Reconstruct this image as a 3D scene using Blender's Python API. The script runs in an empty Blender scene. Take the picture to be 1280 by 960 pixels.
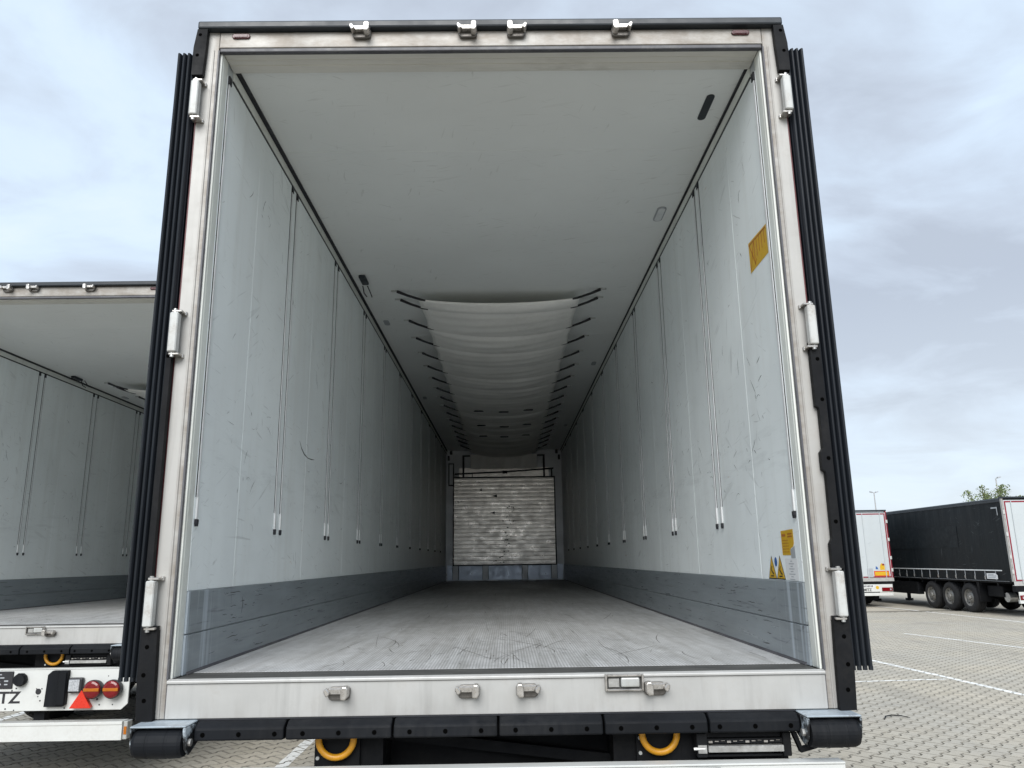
import bpy, math, random
from mathutils import Vector, Matrix
random.seed(7)
PI = math.pi
SC = bpy.context.scene
COL = SC.collection

# ------------------------------------------------------------------ camera
def make_camera():
    pit, yaw, roll = 0.226, 0.0096, 0.0143
    f0 = Vector((math.sin(yaw)*math.cos(pit), math.cos(yaw)*math.cos(pit), math.sin(pit)))
    r0 = Vector((math.cos(yaw), -math.sin(yaw), 0))
    u0 = r0.cross(f0)
    r = math.cos(roll)*r0 - math.sin(roll)*u0
    u = math.sin(roll)*r0 + math.cos(roll)*u0
    cd = bpy.data.cameras.new('camera'); cd.sensor_width = 36; cd.lens = 953.95/1280*36
    cd.clip_start = 0.05; cd.clip_end = 6000
    co = bpy.data.objects.new('camera', cd); COL.objects.link(co)
    m = Matrix((( r.x, u.x, -f0.x, 0.0416), (r.y, u.y, -f0.y, -3.0613), (r.z, u.z, -f0.z, 1.6625), (0,0,0,1)))
    co.matrix_world = m
    SC.camera = co
make_camera()

# ------------------------------------------------------------------ light and sky
SUN_EL, SUN_AZ = math.radians(37), math.radians(188)      # behind the camera, a little to the left
SC.view_settings.view_transform = 'Standard'
SC.view_settings.look = 'None'
SC.view_settings.exposure = 1.47
SC.view_settings.gamma = 1.0
SC.cycles.max_bounces = 14
SC.cycles.diffuse_bounces = 12
SC.cycles.sample_clamp_indirect = 6.0

def make_world():
    w = bpy.data.worlds.new('World'); SC.world = w; w.use_nodes = True
    t = w.node_tree; t.nodes.clear()
    N = t.nodes.new; L = t.links.new
    out = N('ShaderNodeOutputWorld')
    sky = N('ShaderNodeTexSky'); sky.sky_type = 'NISHITA'; sky.sun_disc = False
    sky.sun_elevation = SUN_EL; sky.sun_rotation = SUN_AZ
    bg1 = N('ShaderNodeBackground'); bg1.inputs['Strength'].default_value = 0.07
    L(sky.outputs[0], bg1.inputs[0])
    tc = N('ShaderNodeTexCoord')
    sep = N('ShaderNodeSeparateXYZ'); L(tc.outputs['Generated'], sep.inputs[0])
    # project the view direction on a cloud layer: xy / (z + k)
    add = N('ShaderNodeMath'); add.operation = 'MAXIMUM'; L(sep.outputs[2], add.inputs[0]); add.inputs[1].default_value = 0.0
    add2 = N('ShaderNodeMath'); add2.operation = 'ADD'; L(add.outputs[0], add2.inputs[0]); add2.inputs[1].default_value = 0.22
    dv = N('ShaderNodeVectorMath'); dv.operation = 'DIVIDE'
    cmb = N('ShaderNodeCombineXYZ')
    for i in range(3): L(add2.outputs[0], cmb.inputs[i])
    L(tc.outputs['Generated'], dv.inputs[0]); L(cmb.outputs[0], dv.inputs[1])
    mp = N('ShaderNodeMapping'); mp.inputs['Scale'].default_value = (1.0, 1.25, 0.0); mp.inputs['Location'].default_value = (3.1, 1.7, 0)
    mp.inputs['Rotation'].default_value = (0, 0, 0.5)
    L(dv.outputs[0], mp.inputs[0])
    n1 = N('ShaderNodeTexNoise'); n1.inputs['Scale'].default_value = 0.85; n1.inputs['Detail'].default_value = 5; n1.inputs['Roughness'].default_value = 0.46; n1.inputs['Distortion'].default_value = 0.35
    L(mp.outputs[0], n1.inputs['Vector'])
    n2 = N('ShaderNodeTexNoise'); n2.inputs['Scale'].default_value = 2.8; n2.inputs['Detail'].default_value = 7; n2.inputs['Roughness'].default_value = 0.55; n2.inputs['Distortion'].default_value = 0.4
    L(mp.outputs[0], n2.inputs['Vector'])
    mx = N('ShaderNodeMath'); mx.operation = 'MULTIPLY_ADD'; L(n2.outputs[0], mx.inputs[0]); mx.inputs[1].default_value = 0.42
    sc = N('ShaderNodeMath'); sc.operation = 'MULTIPLY'; L(n1.outputs[0], sc.inputs[0]); sc.inputs[1].default_value = 0.58
    L(sc.outputs[0], mx.inputs[2])
    cr = N('ShaderNodeValToRGB')
    el = cr.color_ramp.elements
    el[0].position = 0.40; el[0].color = (0.43, 0.48, 0.56, 1)
    el[1].position = 0.63; el[1].color = (0.68, 0.78, 0.89, 1)
    e = el.new(0.455); e.color = (0.50, 0.565, 0.66, 1)
    e = el.new(0.505); e.color = (0.56, 0.65, 0.765, 1)
    e = el.new(0.555); e.color = (0.62, 0.735, 0.87, 1)
    L(mx.outputs[0], cr.inputs[0])
    # pale band of far cloud towards the horizon, all the way round
    hz = N('ShaderNodeMapRange'); L(sep.outputs[2], hz.inputs[0])
    hz.inputs[1].default_value = 0.0; hz.inputs[2].default_value = 0.30; hz.inputs[3].default_value = 0.75; hz.inputs[4].default_value = 0.0
    hm = N('ShaderNodeMix'); hm.data_type = 'RGBA'; L(hz.outputs[0], hm.inputs[0]); L(cr.outputs[0], hm.inputs[6]); hm.inputs[7].default_value = (0.64, 0.70, 0.755, 1)
    bg2 = N('ShaderNodeBackground'); bg2.inputs['Strength'].default_value = 0.455
    L(hm.outputs[2], bg2.inputs[0])
    ms = N('ShaderNodeMixShader'); ms.inputs[0].default_value = 0.93
    L(bg1.outputs[0], ms.inputs[1]); L(bg2.outputs[0], ms.inputs[2]); L(ms.outputs[0], out.inputs[0])
make_world()

sd = bpy.data.lights.new('sun', 'SUN'); sd.energy = 1.5; sd.angle = math.radians(42); sd.color = (1.0, 0.985, 0.955)
so = bpy.data.objects.new('sun', sd); COL.objects.link(so)
so.location = (-10, -20, 30)
sdir = Vector((math.sin(SUN_AZ)*math.cos(SUN_EL), math.cos(SUN_AZ)*math.cos(SUN_EL), math.sin(SUN_EL)))
so.rotation_euler = (-sdir).to_track_quat('-Z', 'Y').to_euler()

# ------------------------------------------------------------------ materials
class NT:
    def __init__(s, name):
        s.m = bpy.data.materials.new(name); s.m.use_nodes = True
        s.t = s.m.node_tree; s.b = s.t.nodes['Principled BSDF']
        s.tc = s.t.nodes.new('ShaderNodeTexCoord')
    def n(s, typ, **k):
        nd = s.t.nodes.new(typ)
        for a, v in k.items(): setattr(nd, a, v)
        return nd
    def l(s, a, b): s.t.links.new(a, b)
    def mapping(s, scale=(1,1,1), rot=(0,0,0), loc=(0,0,0), src=None):
        m = s.n('ShaderNodeMapping'); m.inputs['Scale'].default_value = scale; m.inputs['Rotation'].default_value = rot; m.inputs['Location'].default_value = loc
        s.l(src or s.tc.outputs['Object'], m.inputs[0]); return m.outputs[0]
    def noise(s, vec, scale, detail=3, rough=0.55, dist=0.0):
        n = s.n('ShaderNodeTexNoise'); n.inputs['Scale'].default_value = scale; n.inputs['Detail'].default_value = detail
        n.inputs['Roughness'].default_value = rough; n.inputs['Distortion'].default_value = dist
        s.l(vec, n.inputs['Vector']); return n.outputs[0]
    def rng(s, v, a, b, c=0.0, d=1.0):
        r = s.n('ShaderNodeMapRange'); s.l(v, r.inputs[0])
        for i, x in enumerate((a, b, c, d)): r.inputs[i+1].default_value = x
        return r.outputs[0]
    def math(s, op, a, b=None):
        m = s.n('ShaderNodeMath', operation=op)
        for i, x in enumerate((a, b)):
            if x is None: continue
            if isinstance(x, (int, float)): m.inputs[i].default_value = x
            else: s.l(x, m.inputs[i])
        return m.outputs[0]
    def mix(s, f, a, b):
        m = s.n('ShaderNodeMix', data_type='RGBA')
        for i, x in ((0, f), (6, a), (7, b)):
            if isinstance(x, (int, float)): m.inputs[i].default_value = x
            elif isinstance(x, tuple): m.inputs[i].default_value = tuple(x[:3]) + (1,)
            else: s.l(x, m.inputs[i])
        return m.outputs[2]
    def bump(s, h, strength=0.2, dist=0.01):
        b = s.n('ShaderNodeBump'); b.inputs['Strength'].default_value = strength; b.inputs['Distance'].default_value = dist
        s.l(h, b.inputs['Height']); s.l(b.outputs[0], s.b.inputs['Normal'])
    def done(s, col, rough=0.5, metal=0.0, spec=None):
        for nm, v in (('Base Color', col), ('Roughness', rough), ('Metallic', metal)):
            i = s.b.inputs[nm]
            if isinstance(v, (int, float)): i.default_value = v
            elif isinstance(v, tuple): i.default_value = tuple(v[:3]) + (1,)
            else: s.l(v, i)
        if spec is not None: s.b.inputs['Specular IOR Level'].default_value = spec
        return s.m

def sh(c, k): return tuple(min(1, x*k) for x in c)

def basic(name, col, rough=0.5, metal=0.0, var=0.10, vs=4.0, dirt=0.0, dcol=(0.16,0.14,0.12), ds=2.5, bump=0.0, bs=60, stretch=(1,1,1), spec=None):
    s = NT(name)
    v = s.mapping(scale=stretch)
    a = s.noise(v, vs, 4)
    c = s.mix(s.rng(a, 0.3, 0.7), sh(col, 1-var), sh(col, 1+var))
    if dirt:
        d = s.noise(s.mapping(scale=stretch, loc=(5,3,1)), ds, 6, 0.65)
        fine = s.noise(v, ds*14, 3, 0.6)
        k = s.math('MULTIPLY', s.rng(d, 0.46, 0.72), s.rng(fine, 0.3, 0.65))
        c = s.mix(s.math('MULTIPLY', k, dirt), c, dcol)
    r = s.rng(s.noise(v, vs*3, 3), 0.3, 0.7, max(0.03, rough-0.08), min(1, rough+0.10))
    if bump: s.bump(s.noise(v, bs, 4), bump, 0.004)
    return s.done(c, r, metal, spec)

def scuff(s, c, plane, amount, dark, seed, sc=1.0):
    """short rubbed strokes in several directions; plane 'yz' or 'xy'"""
    for k, (ang, st, thr) in enumerate(((0.35, 9, 0.655), (-0.55, 12, 0.665), (1.35, 7, 0.67), (0.05, 16, 0.665))):
        if plane == 'yz': rot = (ang, 0, 0); scl = (0.0, 2.2*sc, 2.2*st*sc)
        else: rot = (0, 0, ang); scl = (2.2*sc, 2.2*st*sc, 0.0)
        # turn the coordinates first, then stretch them
        v = s.mapping(rot=rot, loc=(seed*1.7+k*3.1, seed+k*2.3, k*1.9))
        v = s.mapping(scale=scl, src=v)
        n = s.noise(v, 1.0, 2, 0.5, 0.3)
        patch = s.noise(s.mapping(loc=(k*4.4+seed, k, 2*k)), 0.9*sc, 3)
        f = s.math('MULTIPLY', s.rng(n, thr+0.008, thr+0.06), s.rng(patch, 0.47, 0.66))
        c = s.mix(s.math('MULTIPLY', f, amount), c, dark)
    return c

def wall_mat(name, col, seed, amount=0.26):
    s = NT(name)
    a = s.noise(s.mapping(), 1.3, 4)
    c = s.mix(s.rng(a, 0.3, 0.7), sh(col, 0.93), sh(col, 1.04))
    # vertical rubbing bands and low grime
    b = s.noise(s.mapping(scale=(1, 7, 0.35), loc=(seed, 2, 0)), 1.6, 4)
    c = s.mix(s.math('MULTIPLY', s.rng(b, 0.5, 0.8), 0.22), c, (0.50, 0.50, 0.46))
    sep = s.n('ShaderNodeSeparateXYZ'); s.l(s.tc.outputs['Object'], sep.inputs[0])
    # mix towards brown, growing with depth into the box
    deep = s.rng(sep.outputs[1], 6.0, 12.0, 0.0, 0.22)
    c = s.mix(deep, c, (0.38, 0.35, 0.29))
    # a rub height left by pallets about 0.9 m above the floor
    z = sep.outputs[2]
    band = s.math('MULTIPLY', s.rng(z, 1.95, 2.10), s.rng(z, 2.35, 2.12))
    bb = s.noise(s.mapping(scale=(1, 1.2, 9), loc=(seed, 7, 1)), 2.2, 5, 0.7)
    c = s.mix(s.math('MULTIPLY', s.math('MULTIPLY', band, s.rng(bb, 0.5, 0.66)), 0.18), c, (0.22, 0.24, 0.25))
    c = scuff(s, c, 'yz', amount, (0.16, 0.17, 0.17), seed)
    c = scuff(s, c, 'yz', amount*1.6, (0.14, 0.14, 0.13), seed+11, 2.6)
    # dark dots
    vo = s.n('ShaderNodeTexVoronoi'); vo.inputs['Scale'].default_value = 1.9; s.l(s.mapping(scale=(0,1,1), loc=(0,seed,seed*2)), vo.inputs['Vector'])
    c = s.mix(s.math('MULTIPLY', s.rng(vo.outputs['Distance'], 0.018, 0.010), 0.8), c, (0.08, 0.08, 0.08))
    # few rusty smears
    ru = s.noise(s.mapping(scale=(1, 3, 12), loc=(seed*3, 1, 4)), 1.3, 2)
    c = s.mix(s.math('MULTIPLY', s.rng(ru, 0.745, 0.80), 0.5), c, (0.42, 0.24, 0.12))
    r = s.rng(s.noise(s.mapping(), 9, 3), 0.3, 0.7, 0.32, 0.5)
    s.bump(s.noise(s.mapping(), 5, 3), 0.06, 0.01)
    return s.done(c, r, 0.0, 0.4)

M = {}
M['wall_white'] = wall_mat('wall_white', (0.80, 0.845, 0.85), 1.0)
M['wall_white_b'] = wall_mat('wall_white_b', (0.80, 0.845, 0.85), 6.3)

def ceiling_mat():
    s = NT('ceiling_white')
    col = (0.765, 0.785, 0.775)
    c = s.mix(s.rng(s.noise(s.mapping(), 1.1, 4), 0.3, 0.7), sh(col, 0.95), sh(col, 1.03))
    c = scuff(s, c, 'xy', 0.12, (0.25, 0.25, 0.22), 3.0, 1.0)
    c = scuff(s, c, 'xy', 0.30, (0.22, 0.22, 0.18), 8.0, 2.4)
    vo = s.n('ShaderNodeTexVoronoi'); vo.inputs['Scale'].default_value = 2.3; s.l(s.mapping(scale=(1,1,0)), vo.inputs['Vector'])
    c = s.mix(s.math('MULTIPLY', s.rng(vo.outputs['Distance'], 0.02, 0.012), 0.6), c, (0.12, 0.12, 0.10))
    s.bump(s.noise(s.mapping(), 3, 3), 0.05, 0.01)
    return s.done(c, 0.42, 0.0, 0.4)
M['ceiling_white'] = ceiling_mat()

def floor_mat():
    s = NT('ribbed_aluminium')
    o = s.tc.outputs['Object']
    w = s.n('ShaderNodeTexWave', wave_type='BANDS', bands_direction='X', wave_profile='SIN')
    w.inputs['Scale'].default_value = 2*PI/(20*0.0128)
    s.l(o, w.inputs['Vector'])
    rib = w.outputs['Fac'] if 'Fac' in w.outputs else w.outputs[1]
    col = (0.53, 0.54, 0.55)
    big = s.noise(s.mapping(scale=(1, 0.6, 1)), 1.6, 5, 0.6)
    c = s.mix(s.rng(big, 0.36, 0.64), (0.57, 0.575, 0.58), (0.72, 0.73, 0.745))
    gr = s.noise(s.mapping(scale=(6, 0.5, 1)), 3.0, 4, 0.6)
    c = s.mix(s.math('MULTIPLY', s.rng(gr, 0.46, 0.70), 0.42), c, (0.30, 0.30, 0.29))
    c = s.mix(s.math('MULTIPLY', s.rng(rib, 0.60, 0.05), 0.55), c, (0.22, 0.22, 0.22))
    mt = s.noise(s.mapping(scale=(1, 0.55, 1), loc=(6, 2, 0)), 13, 7, 0.72)
    c = s.mix(s.math('MULTIPLY', s.rng(mt, 0.46, 0.66), 0.42), c, (0.33, 0.33, 0.325))
    wl = s.noise(s.mapping(scale=(1, 0.4, 1), loc=(1, 7, 0)), 7, 6, 0.7)
    c = s.mix(s.math('MULTIPLY', s.rng(wl, 0.54, 0.70), 0.3), c, (0.86, 0.87, 0.88))
    # traffic grime, darker along the middle and further in
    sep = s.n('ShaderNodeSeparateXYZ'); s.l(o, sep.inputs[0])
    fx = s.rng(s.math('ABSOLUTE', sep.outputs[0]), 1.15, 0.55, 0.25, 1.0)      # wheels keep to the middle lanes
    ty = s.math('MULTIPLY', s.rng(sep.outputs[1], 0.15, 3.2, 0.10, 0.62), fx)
    sk = s.noise(s.mapping(scale=(9, 0.35, 1), loc=(2, 9, 0)), 2.6, 6, 0.7)
    c = s.mix(s.math('MULTIPLY', s.rng(sk, 0.47, 0.68), 0.40), c, (0.24, 0.23, 0.21))
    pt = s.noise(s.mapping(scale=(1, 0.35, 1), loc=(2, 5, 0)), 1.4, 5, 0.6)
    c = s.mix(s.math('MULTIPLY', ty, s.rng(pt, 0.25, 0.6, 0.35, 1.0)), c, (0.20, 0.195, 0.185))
    # drag marks: thin curved lines
    for k, (sc_, lo) in enumerate((((3.2, 0.7, 0), 0), ((1.6, 1.5, 0), 9), ((4.2, 0.9, 0), 21), ((2.6, 0.35, 0), 33))):
        n = s.noise(s.mapping(scale=sc_, loc=(lo, lo*0.7, 0)), 1.5, 3, 0.5, 1.2)
        ln = s.rng(s.math('ABSOLUTE', s.math('SUBTRACT', n, 0.5)), 0.008, 0.003)
        pm = s.noise(s.mapping(loc=(lo+3, 1, 0)), 2.3, 2)
        c = s.mix(s.math('MULTIPLY', s.math('MULTIPLY', ln, s.rng(pm, 0.53, 0.62)), 0.22), c, (0.05, 0.05, 0.05))
    c = scuff(s, c, 'xy', 0.22, (0.12, 0.12, 0.12), 5.5, 2.2)
    s.bump(rib, 0.35, 0.002)
    return s.done(c, s.rng(big, 0.3, 0.7, 0.58, 0.42), 0.25, 0.4)
M['floor'] = floor_mat()

def kick_mat():
    s = NT('grey_kick_plate')
    col = (0.235, 0.265, 0.285)
    c = s.mix(s.rng(s.noise(s.mapping(scale=(1,1,5)), 2.0, 5, 0.65), 0.3, 0.7), sh(col, 0.88), sh(col, 1.12))
    c = scuff(s, c, 'yz', 0.45, (0.04, 0.04, 0.045), 2.0, 1.6)
    st = s.noise(s.mapping(scale=(1, 1.3, 22), loc=(3, 1, 2)), 1.6, 4, 0.7)
    c = s.mix(s.math('MULTIPLY', s.rng(st, 0.6, 0.7), 0.6), c, (0.06, 0.06, 0.065))
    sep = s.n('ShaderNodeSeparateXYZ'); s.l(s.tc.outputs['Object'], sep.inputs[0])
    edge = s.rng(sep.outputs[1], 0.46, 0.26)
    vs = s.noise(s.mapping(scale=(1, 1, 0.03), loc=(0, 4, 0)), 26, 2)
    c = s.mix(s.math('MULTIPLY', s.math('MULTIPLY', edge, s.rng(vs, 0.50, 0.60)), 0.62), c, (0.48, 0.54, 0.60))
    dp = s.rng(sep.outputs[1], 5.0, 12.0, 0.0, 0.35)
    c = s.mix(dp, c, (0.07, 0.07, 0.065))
    return s.done(c, s.rng(st, 0.3, 0.7, 0.26, 0.46), 0.1)
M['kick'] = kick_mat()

def frame_mat(name, col, vert, rough, metal):
    s = NT(name)
    c = s.mix(s.rng(s.noise(s.mapping(), 2.5, 5, 0.6), 0.3, 0.7), sh(col, 0.90), sh(col, 1.08))
    st = s.noise(s.mapping(scale=(14, 14, 0.9)), 1.5, 5, 0.65)          # run-off streaks
    c = s.mix(s.math('MULTIPLY', s.rng(st, 0.54, 0.74), 0.26), c, sh(col, 0.45))
    gr = s.noise(s.mapping(scale=(1, 1, 1), loc=(4, 2, 1)), 5.0, 6, 0.7)
    c = s.mix(s.math('MULTIPLY', s.rng(gr, 0.54, 0.72), 0.22), c, (0.24, 0.20, 0.16))
    sep = s.n('ShaderNodeSeparateXYZ'); s.l(s.tc.outputs['Object'], sep.inputs[0])
    if vert:    # grime caught along the seal
        ax = s.math('ABSOLUTE', sep.outputs[0])
        e = s.math('MULTIPLY', s.rng(ax, 1.275, 1.252), s.rng(s.noise(s.mapping(scale=(1,1,2.2)), 4, 5, 0.7), 0.3, 0.6))
        c = s.mix(s.math('MULTIPLY', e, 0.75), c, (0.17, 0.14, 0.11))
    else:       # road dirt thrown up from below
        e = s.math('MULTIPLY', s.rng(sep.outputs[2], 1.20, 1.10), s.rng(s.noise(s.mapping(scale=(6,1,1)), 2.2, 5, 0.7), 0.45, 0.7))
        c = s.mix(s.math('MULTIPLY', e, 0.30), c, (0.20, 0.18, 0.16))
    vo = s.n('ShaderNodeTexVoronoi'); vo.inputs['Scale'].default_value = 7; s.l(s.mapping(scale=(1, 0, 1)), vo.inputs['Vector'])
    pk = s.noise(s.mapping(loc=(8, 0, 3)), 1.7, 2)
    c = s.mix(s.math('MULTIPLY', s.rng(vo.outputs['Distance'], 0.050, 0.035), s.rng(pk, 0.52, 0.6)), c, (0.07, 0.045, 0.03))
    s.bump(s.noise(s.mapping(), 8, 4), 0.12, 0.004)
    return s.done(c, s.rng(gr, 0.3, 0.7, rough-0.08, rough+0.12), metal)
M['steel'] = frame_mat('frame_steel', (0.385, 0.378, 0.362), True, 0.46, 0.15)
M['sill'] = frame_mat('sill_steel', (0.42, 0.42, 0.41), False, 0.42, 0.25)
M['jamb'] = basic('jamb_white', (0.70, 0.72, 0.68), 0.45, 0, 0.07, 3, 0.45, (0.36,0.34,0.28), 3.0, stretch=(1,1,0.4))
M['reveal'] = basic('header_reveal', (0.62, 0.61, 0.57), 0.5, 0, 0.06, 3, 0.45, (0.30,0.29,0.25), 2.5, stretch=(0.4,2,1))
M['threshold'] = basic('threshold_metal', (0.075, 0.075, 0.072), 0.65, 0.2, 0.35, 9, 0.9, (0.04,0.04,0.04), 9, bump=0.4, bs=70, stretch=(0.5,2,1))
M['rubber'] = basic('black_rubber', (0.006, 0.0072, 0.0095), 0.6, 0, 0.25, 5, 0.25, (0.05,0.05,0.05), 3, bump=0.12, bs=50, stretch=(1,1,0.25), spec=0.16)
M['seal_rubber'] = basic('seal_rubber', (0.0085, 0.011, 0.015), 0.45, 0, 0.25, 5, 0.2, (0.05,0.055,0.06), 3, bump=0.08, bs=50, stretch=(1,1,0.2), spec=0.28)
M['black_paint'] = basic('black_paint', (0.006, 0.0066, 0.008), 0.6, 0, 0.3, 6, 0.3, (0.03,0.028,0.026), 4, bump=0.1, spec=0.15)
M['seal_dark'] = basic('dark_seal', (0.012, 0.013, 0.018), 0.6, 0, 0.3, 8)
M['seal_grey'] = basic('grey_seal', (0.07, 0.07, 0.08), 0.5, 0, 0.2, 6, 0.4, (0.2,0.2,0.18), 5)
M['trim_black'] = basic('roof_trim_black', (0.012, 0.017, 0.023), 0.42, 0, 0.2, 3)
M['hinge_white'] = basic('hinge_white', (0.47, 0.48, 0.47), 0.4, 0, 0.08, 8, 0.75, (0.25,0.2,0.16), 14)
M['galv'] = basic('galvanised_steel', (0.46, 0.46, 0.45), 0.38, 0.75, 0.22, 18, 0.5, (0.16,0.13,0.10), 16)
M['dark_steel'] = basic('shaded_grimy_steel', (0.16, 0.15, 0.14), 0.4, 0.6, 0.25, 18, 0.6, (0.04,0.035,0.03), 16)  # grimy, with the shading beneath the keepers put into its dark base
M['chrome'] = basic('worn_steel', (0.50, 0.48, 0.455), 0.3, 0.8, 0.15, 22, 0.7, (0.10,0.08,0.06), 22)
M['zinc_white'] = basic('pale_zinc', (0.42, 0.43, 0.42), 0.38, 0.25, 0.06, 20, 0.3, (0.25,0.2,0.15), 25)
M['worn_blue'] = basic('worn_pale_blue', (0.33, 0.385, 0.43), 0.4, 0.1, 0.12, 14, 0.9, (0.12,0.11,0.11), 13)
def housing_mat():
    s = NT('worn_housing')
    n = s.noise(s.mapping(loc=(2, 1, 0)), 16, 6, 0.72)
    c = s.mix(s.rng(n, 0.50, 0.60), (0.014, 0.015, 0.017), (0.40, 0.46, 0.51))
    return s.done(c, 0.45, 0.1)
M['worn_housing'] = housing_mat()
M['track_light'] = basic('track_light', (0.70, 0.72, 0.73), 0.35, 0.1, 0.08, 6, 0.4, (0.25,0.25,0.22), 4)
M['track_dark'] = basic('track_slot', (0.035, 0.037, 0.04), 0.5, 0.2, 0.2, 8)
M['tip_white'] = basic('track_tip', (0.66, 0.67, 0.67), 0.35, 0, 0.04, 12)
M['canvas'] = basic('duct_canvas', (0.88, 0.865, 0.83), 0.85, 0, 0.06, 2.2, 0.25, (0.40,0.38,0.33), 1.8, bump=0.25, bs=140)
M['strap'] = basic('black_strap', (0.010, 0.010, 0.014), 0.6, 0, 0.2, 12)
M['yellow'] = basic('ring_yellow', (0.56, 0.255, 0.010), 0.4, 0, 0.08, 20, 0.45, (0.10,0.06,0.03), 22)
M['sticker_yellow'] = basic('sticker_yellow', (0.56, 0.34, 0.018), 0.4, 0, 0.05, 10)
M['print_brown'] = basic('print_brown', (0.36, 0.12, 0.02), 0.5, 0, 0.05, 10)
M['print_black'] = basic('print_black', (0.015, 0.015, 0.018), 0.5, 0, 0.1, 10)
M['hole_black'] = basic('hole_black', (0.002, 0.002, 0.002), 1.0, 0, 0.1, 10, spec=0.0)
M['print_grey'] = basic('print_grey', (0.34, 0.36, 0.38), 0.5, 0, 0.1, 10)
M['print_blue'] = basic('print_blue', (0.03, 0.10, 0.30), 0.4, 0, 0.1, 10)
M['scuff'] = basic('scuff', (0.085, 0.088, 0.09), 0.7, 0, 0.5, 30)
M['floor_scratch'] = basic('floor_scratch', (0.15, 0.148, 0.14), 0.7, 0, 0.6, 30)
M['paper_white'] = basic('paper_white', (0.66, 0.67, 0.68), 0.6, 0, 0.03, 8)
M['marker_red'] = basic('marker_red', (0.06, 0.008, 0.012), 0.25, 0, 0.2, 60)
M['tape_red'] = basic('tape_red', (0.20, 0.012, 0.024), 0.35, 0, 0.15, 9)
M['tape_dark'] = basic('tape_dark', (0.09, 0.012, 0.016), 0.5, 0, 0.15, 9)
M['panel_white'] = basic('panel_white', (0.56, 0.57, 0.555), 0.4, 0, 0.03, 2, 0.25, (0.30,0.26,0.22), 3)
M['lamp_red'] = basic('lamp_red', (0.15, 0.005, 0.008), 0.12, 0, 0.15, 40)
M['lamp_amber'] = basic('lamp_amber', (0.36, 0.11, 0.008), 0.12, 0, 0.15, 40)
M['lamp_clear'] = basic('lamp_clear', (0.50, 0.52, 0.55), 0.08, 0.4, 0.3, 90)
M['reflector_red'] = basic('reflector_red', (0.55, 0.028, 0.012), 0.3, 0, 0.08, 60)
M['alu_slat'] = basic('bulkhead_aluminium', (0.76, 0.725, 0.68), 0.33, 1.0, 0.10, 2, 0.55, (0.16,0.15,0.14), 9, stretch=(1,1,1.5))
M['front_wall'] = basic('front_wall_grey', (0.52, 0.54, 0.56), 0.35, 0.3, 0.1, 2)
M['vent_blue'] = basic('vent_blue_grey', (0.52, 0.59, 0.70), 0.35, 0.6, 0.1, 3, 0.3)
M['tyre'] = basic('tyre', (0.010, 0.010, 0.011), 0.85, 0, 0.3, 8, 0.3, (0.035,0.033,0.030), 4, bump=0.3, bs=40)
M['rim'] = basic('rim_steel', (0.22, 0.215, 0.20), 0.45, 0.4, 0.15, 9, 0.6, (0.14,0.11,0.09), 8)
M['hull_white'] = basic('hull_white', (0.455, 0.49, 0.505), 0.34, 0, 0.03, 1.2, 0.2, (0.4,0.38,0.34), 1.4)
def curtain_mat():
    s = NT('curtain_black')
    col = (0.0042, 0.0066, 0.0085)
    big = s.noise(s.mapping(), 0.7, 4)
    c = s.mix(s.rng(big, 0.3, 0.7), sh(col, 0.75), sh(col, 1.4))
    du = s.noise(s.mapping(scale=(1, 2.2, 0.4), loc=(1, 4, 2)), 1.6, 5, 0.65)
    c = s.mix(s.math('MULTIPLY', s.rng(du, 0.5, 0.8), 0.25), c, (0.03, 0.034, 0.037))
    c = scuff(s, c, 'yz', 0.35, (0.12, 0.13, 0.14), 4.0, 0.9)
    s.bump(s.noise(s.mapping(scale=(1, 2.0, 0.3)), 2.0, 3), 0.25, 0.05)
    return s.done(c, 0.55, 0.0, 0.2)
M['curtain'] = curtain_mat()
M['curtain_patch'] = basic('curtain_patch', (0.0062, 0.0092, 0.0115), 0.53, 0, 0.2, 2, spec=0.2)

def paver_mat():
    s = NT('concrete_paver')
    g = s.n('ShaderNodeNewGeometry'); oi = s.n('ShaderNodeObjectInfo')
    r = s.math('FRACT', s.math('ADD', g.outputs['Random Per Island'], oi.outputs['Random']))
    p = g.outputs['Position']
    c = s.mix(r, (0.430, 0.384, 0.298), (0.530, 0.478, 0.384))
    big = s.noise(s.mapping(src=p), 0.55, 5, 0.6)
    c = s.mix(s.rng(big, 0.35, 0.68), (0.42, 0.395, 0.34), c)
    tint = s.noise(s.mapping(src=p, loc=(9,4,0)), 1.7, 3)
    c = s.mix(s.math('MULTIPLY', s.rng(tint, 0.5, 0.75), 0.35), c, (0.48, 0.42, 0.335))
    fine = s.noise(s.mapping(src=p), 90, 4, 0.7)
    c = s.mix(s.math('MULTIPLY', s.rng(fine, 0.42, 0.70), 0.42), c, (0.20, 0.19, 0.175))
    oil = s.noise(s.mapping(src=p, loc=(3,8,0)), 0.42, 6, 0.7)
    c = s.mix(s.math('MULTIPLY', s.rng(oil, 0.57, 0.72), 0.55), c, (0.15, 0.145, 0.135))
    dr = s.noise(s.mapping(src=p, scale=(1.6, 0.22, 1), loc=(1,2,0)), 0.9, 5, 0.6)
    c = s.mix(s.math('MULTIPLY', s.rng(dr, 0.54, 0.70), 0.30), c, (0.20, 0.19, 0.175))
    s.bump(fine, 0.35, 0.002)
    return s.done(c, 0.82, 0.0, 0.35)
M['paver'] = paver_mat()
M['paver_edge'] = basic('paver_edge', (0.215, 0.20, 0.17), 0.9, 0, 0.3, 30)

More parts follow.
